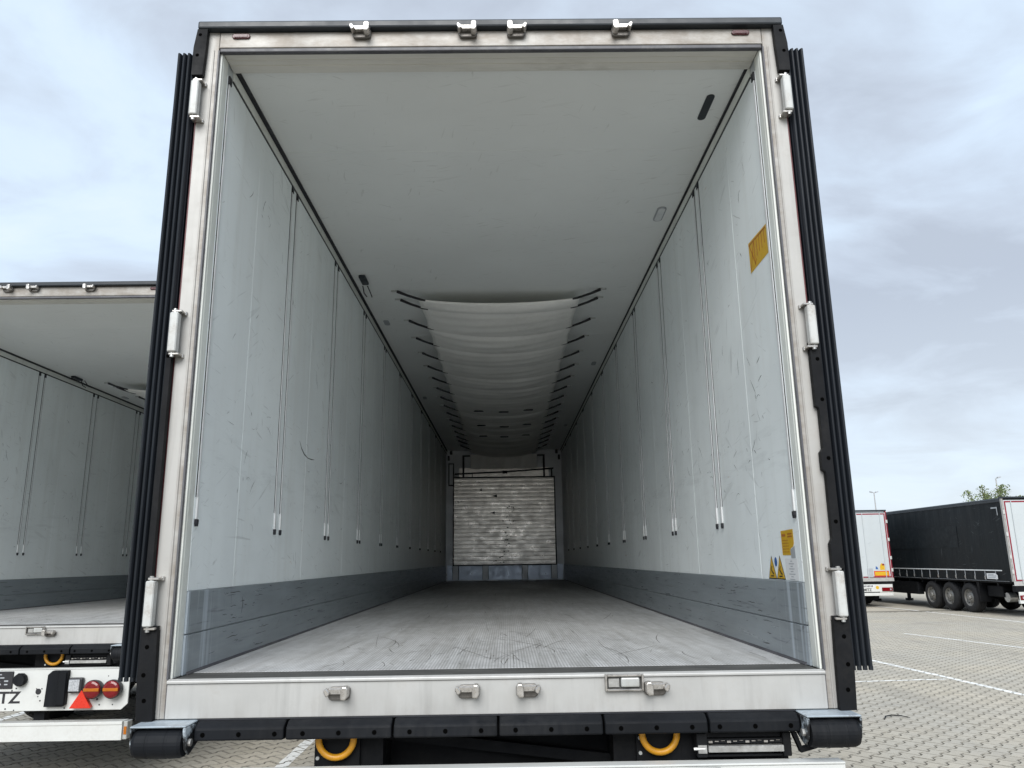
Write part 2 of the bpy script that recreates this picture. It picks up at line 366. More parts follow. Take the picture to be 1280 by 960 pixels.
def ground_mat():
    s = NT('paved_ground')
    p = s.n('ShaderNodeNewGeometry').outputs['Position']
    sep = s.n('ShaderNodeSeparateXYZ'); s.l(p, sep.inputs[0])
    ds = s.n('ShaderNodeVectorMath', operation='LENGTH'); s.l(p, ds.inputs[0])
    big = s.noise(s.mapping(src=p), 0.12, 5, 0.6)
    far = s.mix(s.rng(big, 0.3, 0.7), (0.395,0.357,0.29), (0.465,0.425,0.35))
    oil = s.noise(s.mapping(src=p, loc=(3,8,0)), 0.42, 6, 0.7)
    far = s.mix(s.math('MULTIPLY', s.rng(oil, 0.60, 0.74), 0.4), far, (0.16, 0.155, 0.145))
    fine = s.noise(s.mapping(src=p), 6, 4, 0.7)
    far = s.mix(s.math('MULTIPLY', s.rng(fine, 0.4, 0.7), 0.25), far, (0.24, 0.23, 0.21))
    near = s.mix(s.rng(fine, 0.3, 0.7), (0.025, 0.023, 0.018), (0.060, 0.054, 0.042))
    # joint sand under the laid stones; plain paving where no stones are modelled
    a = s.n('ShaderNodeAttribute'); a.attribute_name = 'bed'
    c = s.mix(a.outputs['Fac'], far, near)
    return s.done(c, 0.9, 0.0, 0.3)
M['ground'] = ground_mat()

def line_mat():
    s = NT('road_paint')
    p = s.n('ShaderNodeNewGeometry').outputs['Position']
    w = s.noise(s.mapping(src=p), 26, 5, 0.7)
    c = s.mix(s.rng(w, 0.56, 0.72), (0.80, 0.80, 0.77), (0.42, 0.40, 0.36))
    return s.done(c, 0.7)
M['line'] = line_mat()
def leaf_mat():
    s = NT('leaf')
    oi = s.n('ShaderNodeNewGeometry')
    c = s.mix(oi.outputs['Random Per Island'], (0.10, 0.145, 0.05), (0.17, 0.20, 0.09))
    return s.done(c, 0.6)
M['leaf'] = leaf_mat()
M['bark'] = basic('bark', (0.16, 0.13, 0.10), 0.9, 0, 0.3, 8, bump=0.5, bs=20)

# ------------------------------------------------------------------ mesh builder
class MB:
    def __init__(s): s.v = []; s.f = []; s.mi = []
    def add(s, vs, fs, m=0):
        o = len(s.v); s.v += [tuple(v) for v in vs]
        for f in fs: s.f.append(tuple(i+o for i in f)); s.mi.append(m)
        return s
    def box(s, x0, x1, y0, y1, z0, z1, m=0):
        x0, x1 = sorted((x0, x1)); y0, y1 = sorted((y0, y1)); z0, z1 = sorted((z0, z1))
        return s.add([(x0,y0,z0),(x1,y0,z0),(x1,y1,z0),(x0,y1,z0),(x0,y0,z1),(x1,y0,z1),(x1,y1,z1),(x0,y1,z1)],
              [(0,3,2,1),(4,5,6,7),(0,1,5,4),(1,2,6,5),(2,3,7,6),(3,0,4,7)], m)
    def prism(s, poly, axis, a, b, m=0):
        """2-D outline pushed along an axis; poly is (y,z) for x, (x,z) for y, (x,y) for z"""
        def P(p, t): return {'x': (t, p[0], p[1]), 'y': (p[0], t, p[1]), 'z': (p[0], p[1], t)}[axis]
        n = len(poly)
        ar = sum(poly[i][0]*poly[(i+1)%n][1]-poly[(i+1)%n][0]*poly[i][1] for i in range(n))
        if axis == 'y': ar = -ar
        if (ar < 0): poly = poly[::-1]
        a, b = sorted((a, b))
        vs = [P(p, a) for p in poly] + [P(p, b) for p in poly]
        fs = [tuple(range(n))[::-1], tuple(range(n, 2*n))] + [(i, (i+1) % n, n+(i+1) % n, n+i) for i in range(n)]
        return s.add(vs, fs, m)
    def cyl(s, p0, p1, r, n=12, m=0, r1=None):
        p0, p1 = Vector(p0), Vector(p1); d = (p1-p0).normalized()
        u = d.orthogonal().normalized(); w = d.cross(u); r1 = r if r1 is None else r1
        vs = [p0 + (u*math.cos(2*PI*i/n) + w*math.sin(2*PI*i/n))*r for i in range(n)] + [p1 + (u*math.cos(2*PI*i/n) + w*math.sin(2*PI*i/n))*r1 for i in range(n)]
        fs = [tuple(range(n))[::-1], tuple(range(n, 2*n))] + [(i, (i+1) % n, n+(i+1) % n, n+i) for i in range(n)]
        return s.add(vs, fs, m)
    def tube(s, pts, r, n=6, m=0):
        pts = [Vector(p) for p in pts]; rings = []
        for i, p in enumerate(pts):
            d = (pts[min(i+1, len(pts)-1)] - pts[max(i-1, 0)]).normalized()
            u = d.cross(Vector((0.13, 0.31, 0.94))).normalized(); w = d.cross(u)
            rr = r[i] if isinstance(r, (list, tuple)) else r
            rings.append([p + (u*math.cos(2*PI*k/n) + w*math.sin(2*PI*k/n))*rr for k in range(n)])
        vs = [v for g in rings for v in g]; fs = []
        for i in range(len(pts)-1):
            for k in range(n): fs.append((i*n+k, i*n+(k+1) % n, (i+1)*n+(k+1) % n, (i+1)*n+k))
        fs += [tuple(range(n))[::-1], tuple(range(len(vs)-n, len(vs)))]
        return s.add(vs, fs, m)
    def lathe(s, prof, c, axis='x', n=32, m=0, closed=True):
        """prof: (offset along axis, radius)"""
        vs = []; k = len(prof)
        for i in range(n):
            a = 2*PI*i/n
            for t, r in prof:
                q = (t, r*math.cos(a), r*math.sin(a)) if axis == 'x' else ((r*math.cos(a), t, r*math.sin(a)) if axis == 'y' else (r*math.cos(a), r*math.sin(a), t))
                vs.append((c[0]+q[0], c[1]+q[1], c[2]+q[2]))
        fs = []
        for i in range(n):
            j = (i+1) % n
            for t in range(k if closed else k-1):
                u = (t+1) % k
                fs.append((i*k+t, i*k+u, j*k+u, j*k+t))
        return s.add(vs, fs, m)
    def mesh(s, name, mats, smooth=False):
        me = bpy.data.meshes.new(name); me.from_pydata(s.v, [], s.f)
        for m in (mats if isinstance(mats, (list, tuple)) else [mats]): me.materials.append(M[m])
        me.polygons.foreach_set('material_index', s.mi)
        if smooth: me.polygons.foreach_set('use_smooth', [True]*len(me.polygons))
        me.validate(); me.update()
        return me
    def build(s, name, mats, parent=None, smooth=False, bevel=0.0, seg=1, z=0.0, loc=None):
        if z: s.v = [(x, y, q+z) for x, y, q in s.v]
        o = bpy.data.objects.new(name, s.mesh(name, mats, smooth)); COL.objects.link(o)
        o.parent = parent
        if loc: o.location = loc
        if bevel:
            b = o.modifiers.new('bevel', 'BEVEL'); b.width = bevel; b.segments = seg; b.limit_method = 'ANGLE'; b.angle_limit = 0.6
        return o

def empty(name, loc, label, cat, group=None):
    o = bpy.data.objects.new(name, None); COL.objects.link(o); o.location = loc; o.empty_display_size = 0.3
    o['label'] = label; o['category'] = cat
    if group: o['group'] = group
    return o
def dup(o, parent, loc=None):
    c = o.copy(); COL.objects.link(c); c.parent = parent
    if loc is not None: c.location = loc
    return c
KIDS = {}
def tree_children(o):
    return [x for x in COL.objects if x.parent is o]
def dup_tree(o, parent, loc=None):
    kids = tree_children(o)
    c = dup(o, parent, loc)
    for k in kids: dup_tree(k, c)
    return c

def text_mesh(s, body, size, org, ux, uz, off=0.0, m=0, yscale=1.0):
    """lettering as flat print, added to a MB: org + u*ux + v*uz"""
    cu = bpy.data.curves.new('t', 'FONT'); cu.body = body; cu.size = size; cu.offset = off; cu.resolution_u = 3
    ob = bpy.data.objects.new('t', cu); COL.objects.link(ob)
    me = bpy.data.meshes.new_from_object(ob.evaluated_get(bpy.context.evaluated_depsgraph_get()))
    org, ux, uz = Vector(org), Vector(ux), Vector(uz)
    s.add([org + ux*v.co.x + uz*v.co.y*yscale for v in me.vertices], [tuple(p.vertices) for p in me.polygons], m)
    w = max((v.co.x for v in me.vertices), default=0)
    bpy.data.objects.remove(ob); bpy.data.meshes.remove(me); bpy.data.curves.remove(cu)
    return w

FZ = 1.24          # floor height of the reefers above the ground
def gz(x, y):      # the yard drains gently towards the far right
    return -0.478*min(max((x + 0.6*y - 3)/25, 0), 1)

# ------------------------------------------------------------------ wheels shared by all trailers
def wheel_parts(parent, x, y, z, side, r=0.53, w=0.36):
    """side -1: outer face towards -x"""
    t = MB(); s = side
    prof = [(-w*s*0.0, 0.30), (0.0, r*0.74), (-0.01*s, r*0.9), (-0.03*s, r*0.97), (-0.07*s, r), (-w*s+0.07*s, r), (-w*s+0.02*s, r*0.95), (-w*s, r*0.74), (-w*s, 0.30)]
    prof = [(a*1.0, b) for a, b in prof]
    t.lathe(prof, (0,0,0), 'x', 36)
    for k in range(3):     # circumferential grooves as raised bands between
        a = -0.10*s - k*0.07*s
        t.lathe([(a, r-0.002), (a, r+0.008), (a-0.045*s, r+0.008), (a-0.045*s, r-0.002)], (0,0,0), 'x', 36)
    wh = bpy.data.objects.new('wheel', t.mesh('wheel', 'tyre', True)); COL.objects.link(wh); wh.parent = parent; wh.location = (x, y, z)
    q = MB()
    q.lathe([(-0.005*s, 0.302), (-0.02*s, 0.285), (-0.06*s, 0.275), (-0.075*s, 0.20), (-0.03*s, 0.15), (-0.03*s, 0.0001), (-0.2*s, 0.0001), (-0.2*s, 0.302)], (0,0,0), 'x', 36)
    q.lathe([(0.03*s, 0.0001), (0.03*s, 0.075), (0.0, 0.095), (-0.05*s, 0.10), (-0.05*s, 0.0001)], (0,0,0), 'x', 20)
    rim = bpy.data.objects.new('rim', q.mesh('rim', 'rim', False)); COL.objects.link(rim); rim.parent = wh
    h = MB()
    for k in range(10):
        a = 2*PI*k/10
        h.cyl((-0.035*s, 0.125*math.cos(a), 0.125*math.sin(a)), (-0.008*s, 0.125*math.cos(a), 0.125*math.sin(a)), 0.014, 6)
        b = a + PI/10
        h.cyl((-0.066*s, 0.235*math.cos(b), 0.235*math.sin(b)), (-0.060*s, 0.235*math.cos(b), 0.235*math.sin(b)), 0.026, 8, 1)
    ho = bpy.data.objects.new('wheel_nuts', h.mesh('wheel_nuts', ['galv', 'seal_dark'])); COL.objects.link(ho); ho.parent = wh; ho['kind'] = 'stuff'
    return wh

# ------------------------------------------------------------------ the open refrigerated trailer
W, H, LEN = 1.23, 2.715, 13.25
def make_reefer():
    R = empty('refrigerated_trailer', (0, 0, 0), 'open white refrigerated trailer filling the middle, empty inside, ribbed metal floor and canvas air duct', 'trailer', 'open refrigerated trailers')
    z = FZ
    B = lambda mb, name, mats, parent=R, **k: mb.build(name, mats, parent, z=z, **k)
    # --- rear frame
    for s in (-1, 1):
        p = MB().box(s*1.244, s*1.322, 0.0, 0.10, -0.14, 2.80); p.box(s*1.262, s*1.270, -0.004, 0.0, -0.14, 2.705)
        B(p, 'rear_post', 'steel', bevel=0.004)
        j = MB().box(s*1.231, s*1.2425, 0.012, 0.0855, 0.0, 2.70); j.box(s*1.2295, s*1.231, 0.030, 0.0655, 0.004, 2.695)
        B(j, 'jamb', 'jamb', bevel=0.002)
        B(MB().box(s*1.2385, s*1.2455, -0.007, 0.012, 0.0, 2.70), 'frame_seal', 'seal_grey')
        # corner welds where post meets sill
        B(MB().box(s*1.236, s*1.243, -0.0035, 0.0, -0.138, -0.002), 'weld_seam', 'seal_grey')
    h = MB().box(-1.242, 1.242, -0.003, 0.10, 2.712, 2.795)
    h.box(-1.242, 1.242, -0.008, -0.003, 2.712, 2.720)
    B(h, 'header', 'steel', bevel=0.003)
    B(MB().box(-1.238, 1.238, -0.006, 0.02, 2.692, 2.7115), 'header_seal', 'seal_grey', bevel=0.004, seg=2)
    rv = MB().box(-1.228, 1.228, 0.0205, 0.155, 2.698, 2.7115); rv.box(-1.228, 1.228, 0.06, 0.066, 2.6955, 2.698); rv.box(-1.228, 1.228, 0.100, 0.155, 2.6945, 2.698)
    B(rv, 'header_reveal', 'reveal')
    B(MB().box(-1.336, 1.334, -0.035, 0.16, 2.796, 2.834), 'roof_trim', 'trim_black', bevel=0.008, seg=2)
    sl = MB().box(-1.242, 1.242, -0.004, 0.06, -0.140, -0.0165)
    sl.prism([(-0.012,-0.016),(0.018,-0.016),(0.018,-0.001),(0.0,0.0005),(-0.012,-0.006)], 'x', -1.242, 1.242)
    B(sl, 'sill', 'sill', bevel=0.002)
    B(MB().box(-1.2225, 1.2225, 0.0185, 0.172, -0.0155, -0.001), 'threshold_strip', 'threshold')
    # --- floor, walls, ceiling
    B(MB().box(-1.242, 1.242, 0.173, LEN, -0.06, 0.0), 'floor', 'floor')
    edges = [0.0865, 0.60] + [0.60 + 1.185*k for k in range(1, 11)] + [LEN-0.05]
    for s, mat in ((-1, 'wall_white'), (1, 'wall_white_b')):
        for a, b in zip(edges[:-1], edges[1:]):
            B(MB().box(s*W, s*(W+0.02), a+0.0012, b-0.0012, 0.318, 2.640), 'wall_panel', mat, bevel=0.0015)
        B(MB().box(s*(W+0.0035), s*(W+0.022), 0.0865, LEN, 0.0, H), 'wall_backing', 'hull_white')
        for z0, z1, dx in ((0.0, 0.150, 0.0), (0.154, 0.3165, 0.0)):
            B(MB().box(s*(W-0.007), s*(W+0.003), 0.0865, LEN-0.06, z0, z1), 'kick_plate', 'kick', bevel=0.002)
        tr = MB().prism([(s*(W-0.0075), 0.0), (s*(W-0.016), 0.0), (s*(W-0.016), 0.003), (s*(W-0.0075), 0.010)], 'y', 0.119, LEN-0.06)
        B(tr, 'floor_trim', 'seal_grey')
        # roof rail with its two dark seams
        B(MB().box(s*(W-0.004), s*(W+0.003), 0.156, LEN, 2.6532, 2.702), 'roof_rail', 'jamb')
        B(MB().box(s*(W-0.001), s*(W+0.003), 0.156, LEN, 2.6402, 2.6530), 'rail_seam', 'seal_dark')
        B(MB().box(s*(W-(0.024 if s < 0 else 0.014)), s*(W+0.003), 0.156, LEN, 2.7045, H-0.0005), 'corner_seam', 'seal_dark')
        # load tracks: pairs of slotted rails
        a = MB(); L0 = 0.69
        a.box(s*(W-0.0015), s*W, -0.0165, 0.0165, L0, 2.6385)
        tr0 = B(a, 'load_track', 'track_dark', loc=(0, 0.110, 0))
        c = MB(); 
        c.box(s*(W-0.005), s*(W-0.0015), -0.0088, 0.0088, L0, 2.6)
        B(c, 'rail_profile', 'track_light', tr0)
        B(MB().box(s*(W-0.008), s*W, -0.0095, 0.0095, 0.6005, L0-0.0005), 'rail_tip', 'tip_white', tr0, bevel=0.002)
        B(MB().prism([(-0.010, 0.600), (0.010, 0.600), (0.010, 0.584), (0.005, 0.572), (-0.005, 0.572), (-0.010, 0.584)], 'x', s*(W-0.011), s*W), 'rail_end', 'seal_dark', tr0)
        B(MB().box(s*(W-0.008), s*W, -0.015, 0.015, 2.60, 2.639), 'rail_top', 'seal_dark', tr0)
        for k in range(1, 11):
            yc = 0.055 + 1.1815*k
            for dy in (-0.052, 0.052): dup_tree(tr0, R, (0, yc+dy, 0))
    cl = MB(); cy = [0.156, 0.9175, 4.6, 8.9, LEN]
    for a, b in zip(cy[:-1], cy[1:]):
        B(MB().box(-1.252, 1.252, a+0.001, b-0.001, H, H+0.03), 'ceiling_panel', 'ceiling_white', bevel=0.0015)
    # fittings on the ceiling
    def capsule(cx, cy_, wx, ly, z0, z1, n=8):
        pts = []
        for k in range(n+1): a = PI*k/n; pts.append((cx+wx*math.cos(a), cy_+ly-wx+wx*math.sin(a)))
        for k in range(n+1): a = PI+PI*k/n; pts.append((cx+wx*math.cos(a), cy_-ly+wx+wx*math.sin(a)))
        return MB().prism(pts, 'z', z0, z1)
    B(capsule(1.111, 0.5, 0.021, 0.115, H-0.004, H-0.0005), 'ceiling_slot', 'trim_black')
    b = B(capsule(1.115, 1.76, 0.031, 0.108, H-0.008, H-0.0005), 'ceiling_plate', 'print_grey')
    B(capsule(1.115, 1.76, 0.022, 0.098, H-0.0105, H-0.0085), 'plate_cover', 'track_light', b)
    lp = B(MB().box(-1.148, -1.092, 2.84, 3.02, H-0.028, H-0.0005), 'interior_lamp', 'trim_black', bevel=0.008, seg=2)
    hk = MB().tube([(-1.16, 3.10, H-0.002), (-1.15, 3.12, H-0.06), (-1.135, 3.17, H-0.075)], 0.005); hk.tube([(-1.12, 3.10, H-0.002), (-1.10, 3.14, H-0.05), (-1.10, 3.22, H-0.06)], 0.005)
    B(hk, 'lamp_hook', 'strap', lp)
    for x, y in ((-1.114, 4.135), (-1.115, 7.72), (1.114, 5.84), (1.1, 10.16)):
        B(capsule(x, y, 0.026, 0.075, H-0.008, H-0.0005), 'ceiling_plate', 'print_grey')
    # --- canvas air duct with ropes
    duct_y0, duct_y1 = 3.24, 13.0
    rows = [3.24, 3.46] + [4.07 + 0.596*k for k in range(13)] + [11.75, 12.4]
    rows = [r for r in rows if r < 12.9]
    nx, ny = 36, 330
    vs = []; hw = 0.702
    rnd = random.Random(3)
    ph = [rnd.uniform(0, 6.28) for _ in rows]; am = [rnd.uniform(0.35, 1.5) for _ in rows]
    def duct_z(u, y):
        # hung at every rope row, belly between rows
        i = 0
        while i < len(rows)-2 and rows[i+1] < y: i += 1
        a, b_ = rows[i], rows[min(i+1, len(rows)-1)]
        t = min(1, max(0, (y-a)/(b_-a))) if b_ > a else 0
        edge = 1-abs(u)**2.2
        base = 2.634 - 0.052*edge - 0.05*min(1, max(0, (y-3.24)/1.0))*edge
        fold = -0.020*am[i]*math.sin(PI*t)**0.8*(0.25+0.75*edge)
        pleat = 0.012*am[i]*math.exp(-((t-0.05)/0.07)**2) + 0.009*am[i]*math.exp(-((t-0.28-0.05*math.sin(u*2+ph[i]))/0.06)**2)*(0.5+0.5*math.cos(u*2.2+ph[i]))
        rip = 0.004*math.sin(y*31+3*u+ph[i])*edge*math.sin(PI*t)
        return base + 1.05*fold + 1.35*pleat*(0.4+0.6*edge) + rip
    for iy in range(ny+1):
        y = duct_y0 + (duct_y1-duct_y0)*iy/ny
        k = min(range(len(rows)), key=lambda q: abs(rows[q]-y))
        scal = 0.018*min(1, abs(rows[k]-y)/0.28)
        for ix in range(nx+1):
            u = -1+2*ix/nx
            vs.append((u*(hw-scal), y - 0.0*u, duct_z(u, y)))
    fs = [(iy*(nx+1)+ix, (iy+1)*(nx+1)+ix, (iy+1)*(nx+1)+ix+1, iy*(nx+1)+ix+1) for iy in range(ny) for ix in range(nx)]
    d = MB(); d.add(vs, fs)
    duct = B(d, 'air_duct', 'canvas', smooth=True)
    so_ = duct.modifiers.new('thick', 'SOLIDIFY'); so_.thickness = 0.003; so_.offset = 1
    fl = MB(); n = 16
    fl.add([(-0.70+1.40*i/n, 13.02+0.03*math.sin(i*1.7), q) for q in (2.60, 2.30) for i in range(n+1)], [(i, i+1, n+2+i, n+1+i) for i in range(n)])
    B(fl, 'duct_flap', 'canvas', duct, smooth=True)
    for y, xs in ((7.88, (-0.344, 0.019, 0.376)), (9.06, (-0.341, 0.022, 0.384)), (10.15, (-0.344, 0.018, 0.391))):
        for x in xs:
            q = MB(); zc = duct_z(x/hw, y)-0.006
            q.prism([(x-0.075, y), (x-0.055, y-0.035), (x+0.055, y-0.035), (x+0.075, y), (x+0.055, y+0.035), (x-0.055, y+0.035)], 'z', zc-0.006, zc+0.002)
            B(q, 'air_slot', 'seal_dark', duct)
    for s in (-1, 1):
        for y in rows:
            zz = duct_z(s*0.99, y); yh = y - 0.02
            q = MB(); q.tube([(s*0.885, yh, H-0.012), (s*0.795, y-0.01, (H+zz)/2-0.008), (s*(hw-0.02), y, zz-0.004), (s*(hw-0.062), y+0.004, zz-0.012)], [0.013, 0.011, 0.010, 0.008], 6)
            rp = B(q, 'duct_rope', 'strap', R)
            q = MB().box(s*0.885, s*0.935, yh-0.004, yh+0.004, H-0.014, H-0.0005)
            B(q, 'rope_hook', 'zinc_white', rp)
    # --- front wall and bulkhead
    B(MB().box(-1.252, 1.252, LEN+0.001, LEN+0.06, -0.06, H+0.03), 'front_wall', 'front_wall')
    gp = MB(); y0 = LEN-0.13
    n = 22; z0, z1 = 0.325, 2.112
    for k in range(n):
        a = z0+(z1-z0)*k/n; b = z0+(z1-z0)*(k+1)/n
        gp.prism([(y0+0.02, a+0.0005), (y0+0.002, a+0.0005), (y0-0.003, a+0.006), (y0-0.004, (a+b)/2), (y0-0.003, b-0.006), (y0+0.002, b-0.0005), (y0+0.02, b-0.0005)], 'x', -1.055, 1.050)
    bh = B(gp, 'bulkhead', 'alu_slat'); 
    hm = MB(); r2 = random.Random(5)
    for k in range(46):
        t = r2.random(); x = 0.05 + r2.gauss(-0.12+0.22*t, 0.07); zz = 0.36+1.15*t; w_ = r2.uniform(0.006, 0.015)
        hm.box(x-w_, x+w_, y0-0.0055, y0-0.0042, zz-w_*0.8, zz+w_*0.8)
    for x, zz, w_, h_ in ((-0.20, 1.73, 0.05, 0.035), (-0.25, 1.38, 0.05, 0.03), (-0.5, 1.86, 0.03, 0.03)): hm.prism([(x-w_, zz), (x+w_, zz+h_), (x+w_, zz-h_)], 'y', y0-0.0055, y0-0.0042)
    B(hm, 'dent_marks', 'print_black', bh)['kind'] = 'stuff'
    for x in (-1.02, -0.405, 0.41, 1.015):
        st = MB().box(x-0.055, x+0.055, y0+0.0, y0+0.10, 0.03, 0.323); st.box(x-0.062, x-0.055, y0-0.004, y0+0.10, 0.03, 0.323, 1); st.box(x+0.055, x+0.062, y0-0.004, y0+0.10, 0.03, 0.323, 1)
        B(st, 'bulkhead_foot', ['front_wall', 'seal_dark'])
    B(MB().box(-1.20, 1.20, LEN-0.02, LEN, 0.02, 0.32), 'return_air_panel', 'vent_blue')
    B(MB().box(-1.08, -1.056, y0-0.004, LEN, 0.32, 2.115).box(1.051, 1.075, y0-0.004, LEN, 0.32, 2.115).box(-1.08, 1.075, y0-0.006, y0+0.01, 2.113, 2.135).box(-1.08, 1.075, y0-0.003, y0+0.01, 0.305, 0.324), 'bulkhead_frame', 'seal_dark')
    B(MB().box(-1.185, -1.165, LEN-0.05, LEN, 1.98, 2.44).box(-1.085, -1.065, LEN-0.05, LEN, 1.98, 2.44).box(-1.185, -1.065, LEN-0.05, LEN, 2.42, 2.44).box(-1.185, -1.065, LEN-0.05, LEN, 1.96, 1.985), 'side_guard', 'seal_dark')
    gb = MB().tube([(-1.04, y0, 2.20), (0.0, y0-0.01, 2.235), (1.05, y0, 2.30)], 0.016, 6)
    for x in (-0.86, 0.85): gb.box(x-0.02, x+0.02, y0, y0+0.04, 2.135, 2.60); gb.box(x if x > 0 else x, x+(-0.14 if x > 0 else 0.14), y0, y0+0.04, 2.57, 2.60)
    gb.box(1.0, 1.02, y0, y0+0.04, 2.135, 2.30); gb.box(-0.68, -0.665, y0, y0+0.04, 2.135, 2.22); gb.box(-0.03, 0.07, y0-0.02, y0+0.02, 2.20, 2.26)
    B(gb, 'evaporator_guard', 'strap')
    B(MB().box(-0.95, 0.95, LEN-0.10, LEN, 2.14, 2.33), 'evaporator_panel', 'alu_slat')
    for s in (-1, 1): B(MB().box(s*1.16, s*1.20, LEN-0.06, LEN, 2.50, 2.60).box(s*1.10, s*1.15, LEN-0.12, LEN-0.02, 2.63, 2.70), 'corner_bracket', 'seal_dark')
    # --- outer hull
    for s in (-1, 1): B(MB().box(s*1.2525, s*1.30, 0.1005, LEN+0.11, -0.10, 2.80), 'side_wall', 'hull_white')
    B(MB().box(-1.2995, 1.2995, 0.161, LEN+0.11, H+0.0305, 2.81), 'roof', 'hull_white')
    B(MB().box(-1.252, 1.252, LEN+0.0605, LEN+0.105, -0.10, H+0.03), 'headboard', 'hull_white')
    # --- doors folded back along the sides, with their ribbed seals
    for s in (-1, 1):
        dr = B(MB().box(s*1.350, s*1.418, 0.05, 1.27, 0.04, 2.66), 'rear_door', 'hull_white', bevel=0.004)
        pr = [(1.337, 0.05), (1.337, 0.004)]
        for k in range(4):
            for j in range(6):
                t = j/6; x0 = 1.339 + 0.022*(k+t)
                pr.append((x0, 0.002 - 0.021*max(0, math.sin(PI*t))**0.7))
        pr += [(1.4275, 0.003), (1.4285, 0.05)]
        q = MB().prism([(s*x, y) for x, y in pr], 'z', 0.010, 2.680)
        for k in range(4):
            c_ = 1.339 + 0.022*(k+0.5)
            q.prism([(s*(c_+0.009*math.cos(2*PI*i/8)), -0.009+0.009*math.sin(2*PI*i/8)) for i in range(8)], 'z', -0.004, 0.0105)
        B(q, 'door_seal', 'seal_rubber', dr)
        B(MB().box(s*1.3225, s*1.3275, 0.004, 0.03, 0.30, 2.40), 'reflective_tape', 'tape_dark')
    # --- black edge guards with bolt holes
    def guard(poly, bolts, name='edge_guard'):
        q = MB().prism(poly, 'y', -0.030, -0.0045)
        for x, zz in bolts: q.cyl((x, -0.0305, zz), (x, -0.0295, zz), 0.0085, 10, 1)
        B(q, name, ['black_paint', 'hole_black'], bevel=0.004)
    for s in (-1, 1):
        guard([(s*1.290, 2.795), (s*1.336, 2.795), (s*1.348, 2.70), (s*1.348, 2.56), (s*1.298, 2.56), (s*1.292, 2.70)], [(s*1.322, 2.765), (s*1.328, 2.66)])
        guard([(s*1.285, 0.195), (s*1.345, 0.195), (s*1.345, 0.0), (s*1.338, -0.142), (s*1.276, -0.142), (s*1.280, 0.05)], [(s*1.318, 0.12), (s*1.322, 0.02), (s*1.312, -0.07)])
    guard([(1.303, 1.285), (1.346, 1.285), (1.350, 0.37), (1.303, 0.37), (1.303, 0.465), (1.314, 0.485), (1.316, 0.745), (1.303, 0.755), (1.303, 0.825), (1.315, 0.84), (1.316, 1.005), (1.303, 1.015)], [(1.330, 1.21), (1.332, 1.04), (1.332, 0.80), (1.334, 0.55)])
    guard([(-1.324, 1.275), (-1.346, 1.275), (-1.349, 0.37), (-1.324, 0.37)], [(-1.337, 1.255)])
    # --- hinges
    for s in (-1, 1):
        for zc in (2.432, 1.352, 0.278):
            q = MB().prism([(s*1.299, -0.058), (s*1.330, -0.058), (s*1.336, -0.050), (s*1.336, -0.022), (s*1.299, -0.022)], 'z', zc-0.084, zc+0.084)
            hg = B(q, 'door_hinge', 'hinge_white', bevel=0.004)
            for dz in (-0.098, 0.085):
                q = MB().box(s*1.288, s*1.330, -0.048, -0.0005, zc+dz+0.002, zc+dz+0.011)
                q.cyl((s*1.291, -0.005, zc+dz-0.002), (s*1.291, -0.005, zc+dz+0.015), 0.008, 8)
                B(q, 'hinge_bracket', 'chrome', hg, bevel=0.002)
            B(MB().cyl((s*1.318, -0.040, zc-0.104), (s*1.318, -0.040, zc+0.102), 0.008, 10), 'hinge_pin', 'galv', hg)
    # --- locking-bar keepers on header and sill
    def keeper(x, zc, flip):
        f = -1 if flip else 1
        q = MB()
        c = [(-0.045, -0.004), (-0.036, -0.022), (-0.028, -0.026), (0.030, -0.026), (0.041, -0.018), (0.043, 0.014), (0.036, 0.022), (-0.030, 0.022), (-0.042, 0.010)]
        q.prism([(f*a, b) for a, b in c], 'y', -0.022, -0.0045)
        kp = B(q, 'lock_keeper', 'dark_steel', bevel=0.004, seg=2, loc=(x, 0, zc))
        q = MB().prism([(f*a, b) for a, b in [(-0.036, 0.020), (0.020, 0.020), (0.020, -0.002), (-0.026, -0.002)]], 'y', -0.046, -0.0225)
        B(q, 'keeper_bar', 'chrome', kp, bevel=0.003)
        q = MB().prism([(f*a, b) for a, b in [(0.014, -0.018), (0.032, -0.020), (0.041, -0.008), (0.041, 0.020), (0.036, 0.028), (0.020, 0.028), (0.014, 0.020)]], 'y', -0.066, -0.0225)
        B(q, 'keeper_lug', 'chrome', kp, bevel=0.004, seg=2)
        q = MB().prism([(f*a, b) for a, b in [(-0.049, 0.008), (-0.040, -0.010), (-0.028, -0.002), (-0.027, 0.008), (-0.040, 0.022), (-0.049, 0.018)]], 'y', -0.060, -0.0225)
        B(q, 'keeper_catch', 'chrome', kp, bevel=0.003)
        return kp
    for x, fl_ in ((-0.593, 0), (-0.108, 0), (0.112, 1), (0.592, 1)):
        keeper(x, 2.776, fl_); keeper(x, -0.055, fl_)
    # --- door holder box in the sill
    q = MB()
    for a in ((0.404, 0.412, -0.064, -0.004), (0.542, 0.550, -0.064, -0.004), (0.4125, 0.5415, -0.064, -0.056), (0.4125, 0.5415, -0.012, -0.004)): q.box(a[0], a[1], -0.026, -0.0045, a[2], a[3])
    hb = B(q, 'door_holder', 'chrome', bevel=0.002)
    B(MB().box(0.4125, 0.5415, -0.0065, -0.0045, -0.0555, -0.0125), 'holder_recess', 'threshold', hb)
    B(MB().box(0.464, 0.534, -0.024, -0.007, -0.050, -0.016), 'holder_lever', 'zinc_white', hb, bevel=0.005, seg=2)
    B(MB().box(0.418, 0.458, -0.014, -0.007, -0.050, -0.020), 'holder_plate', 'galv', hb)
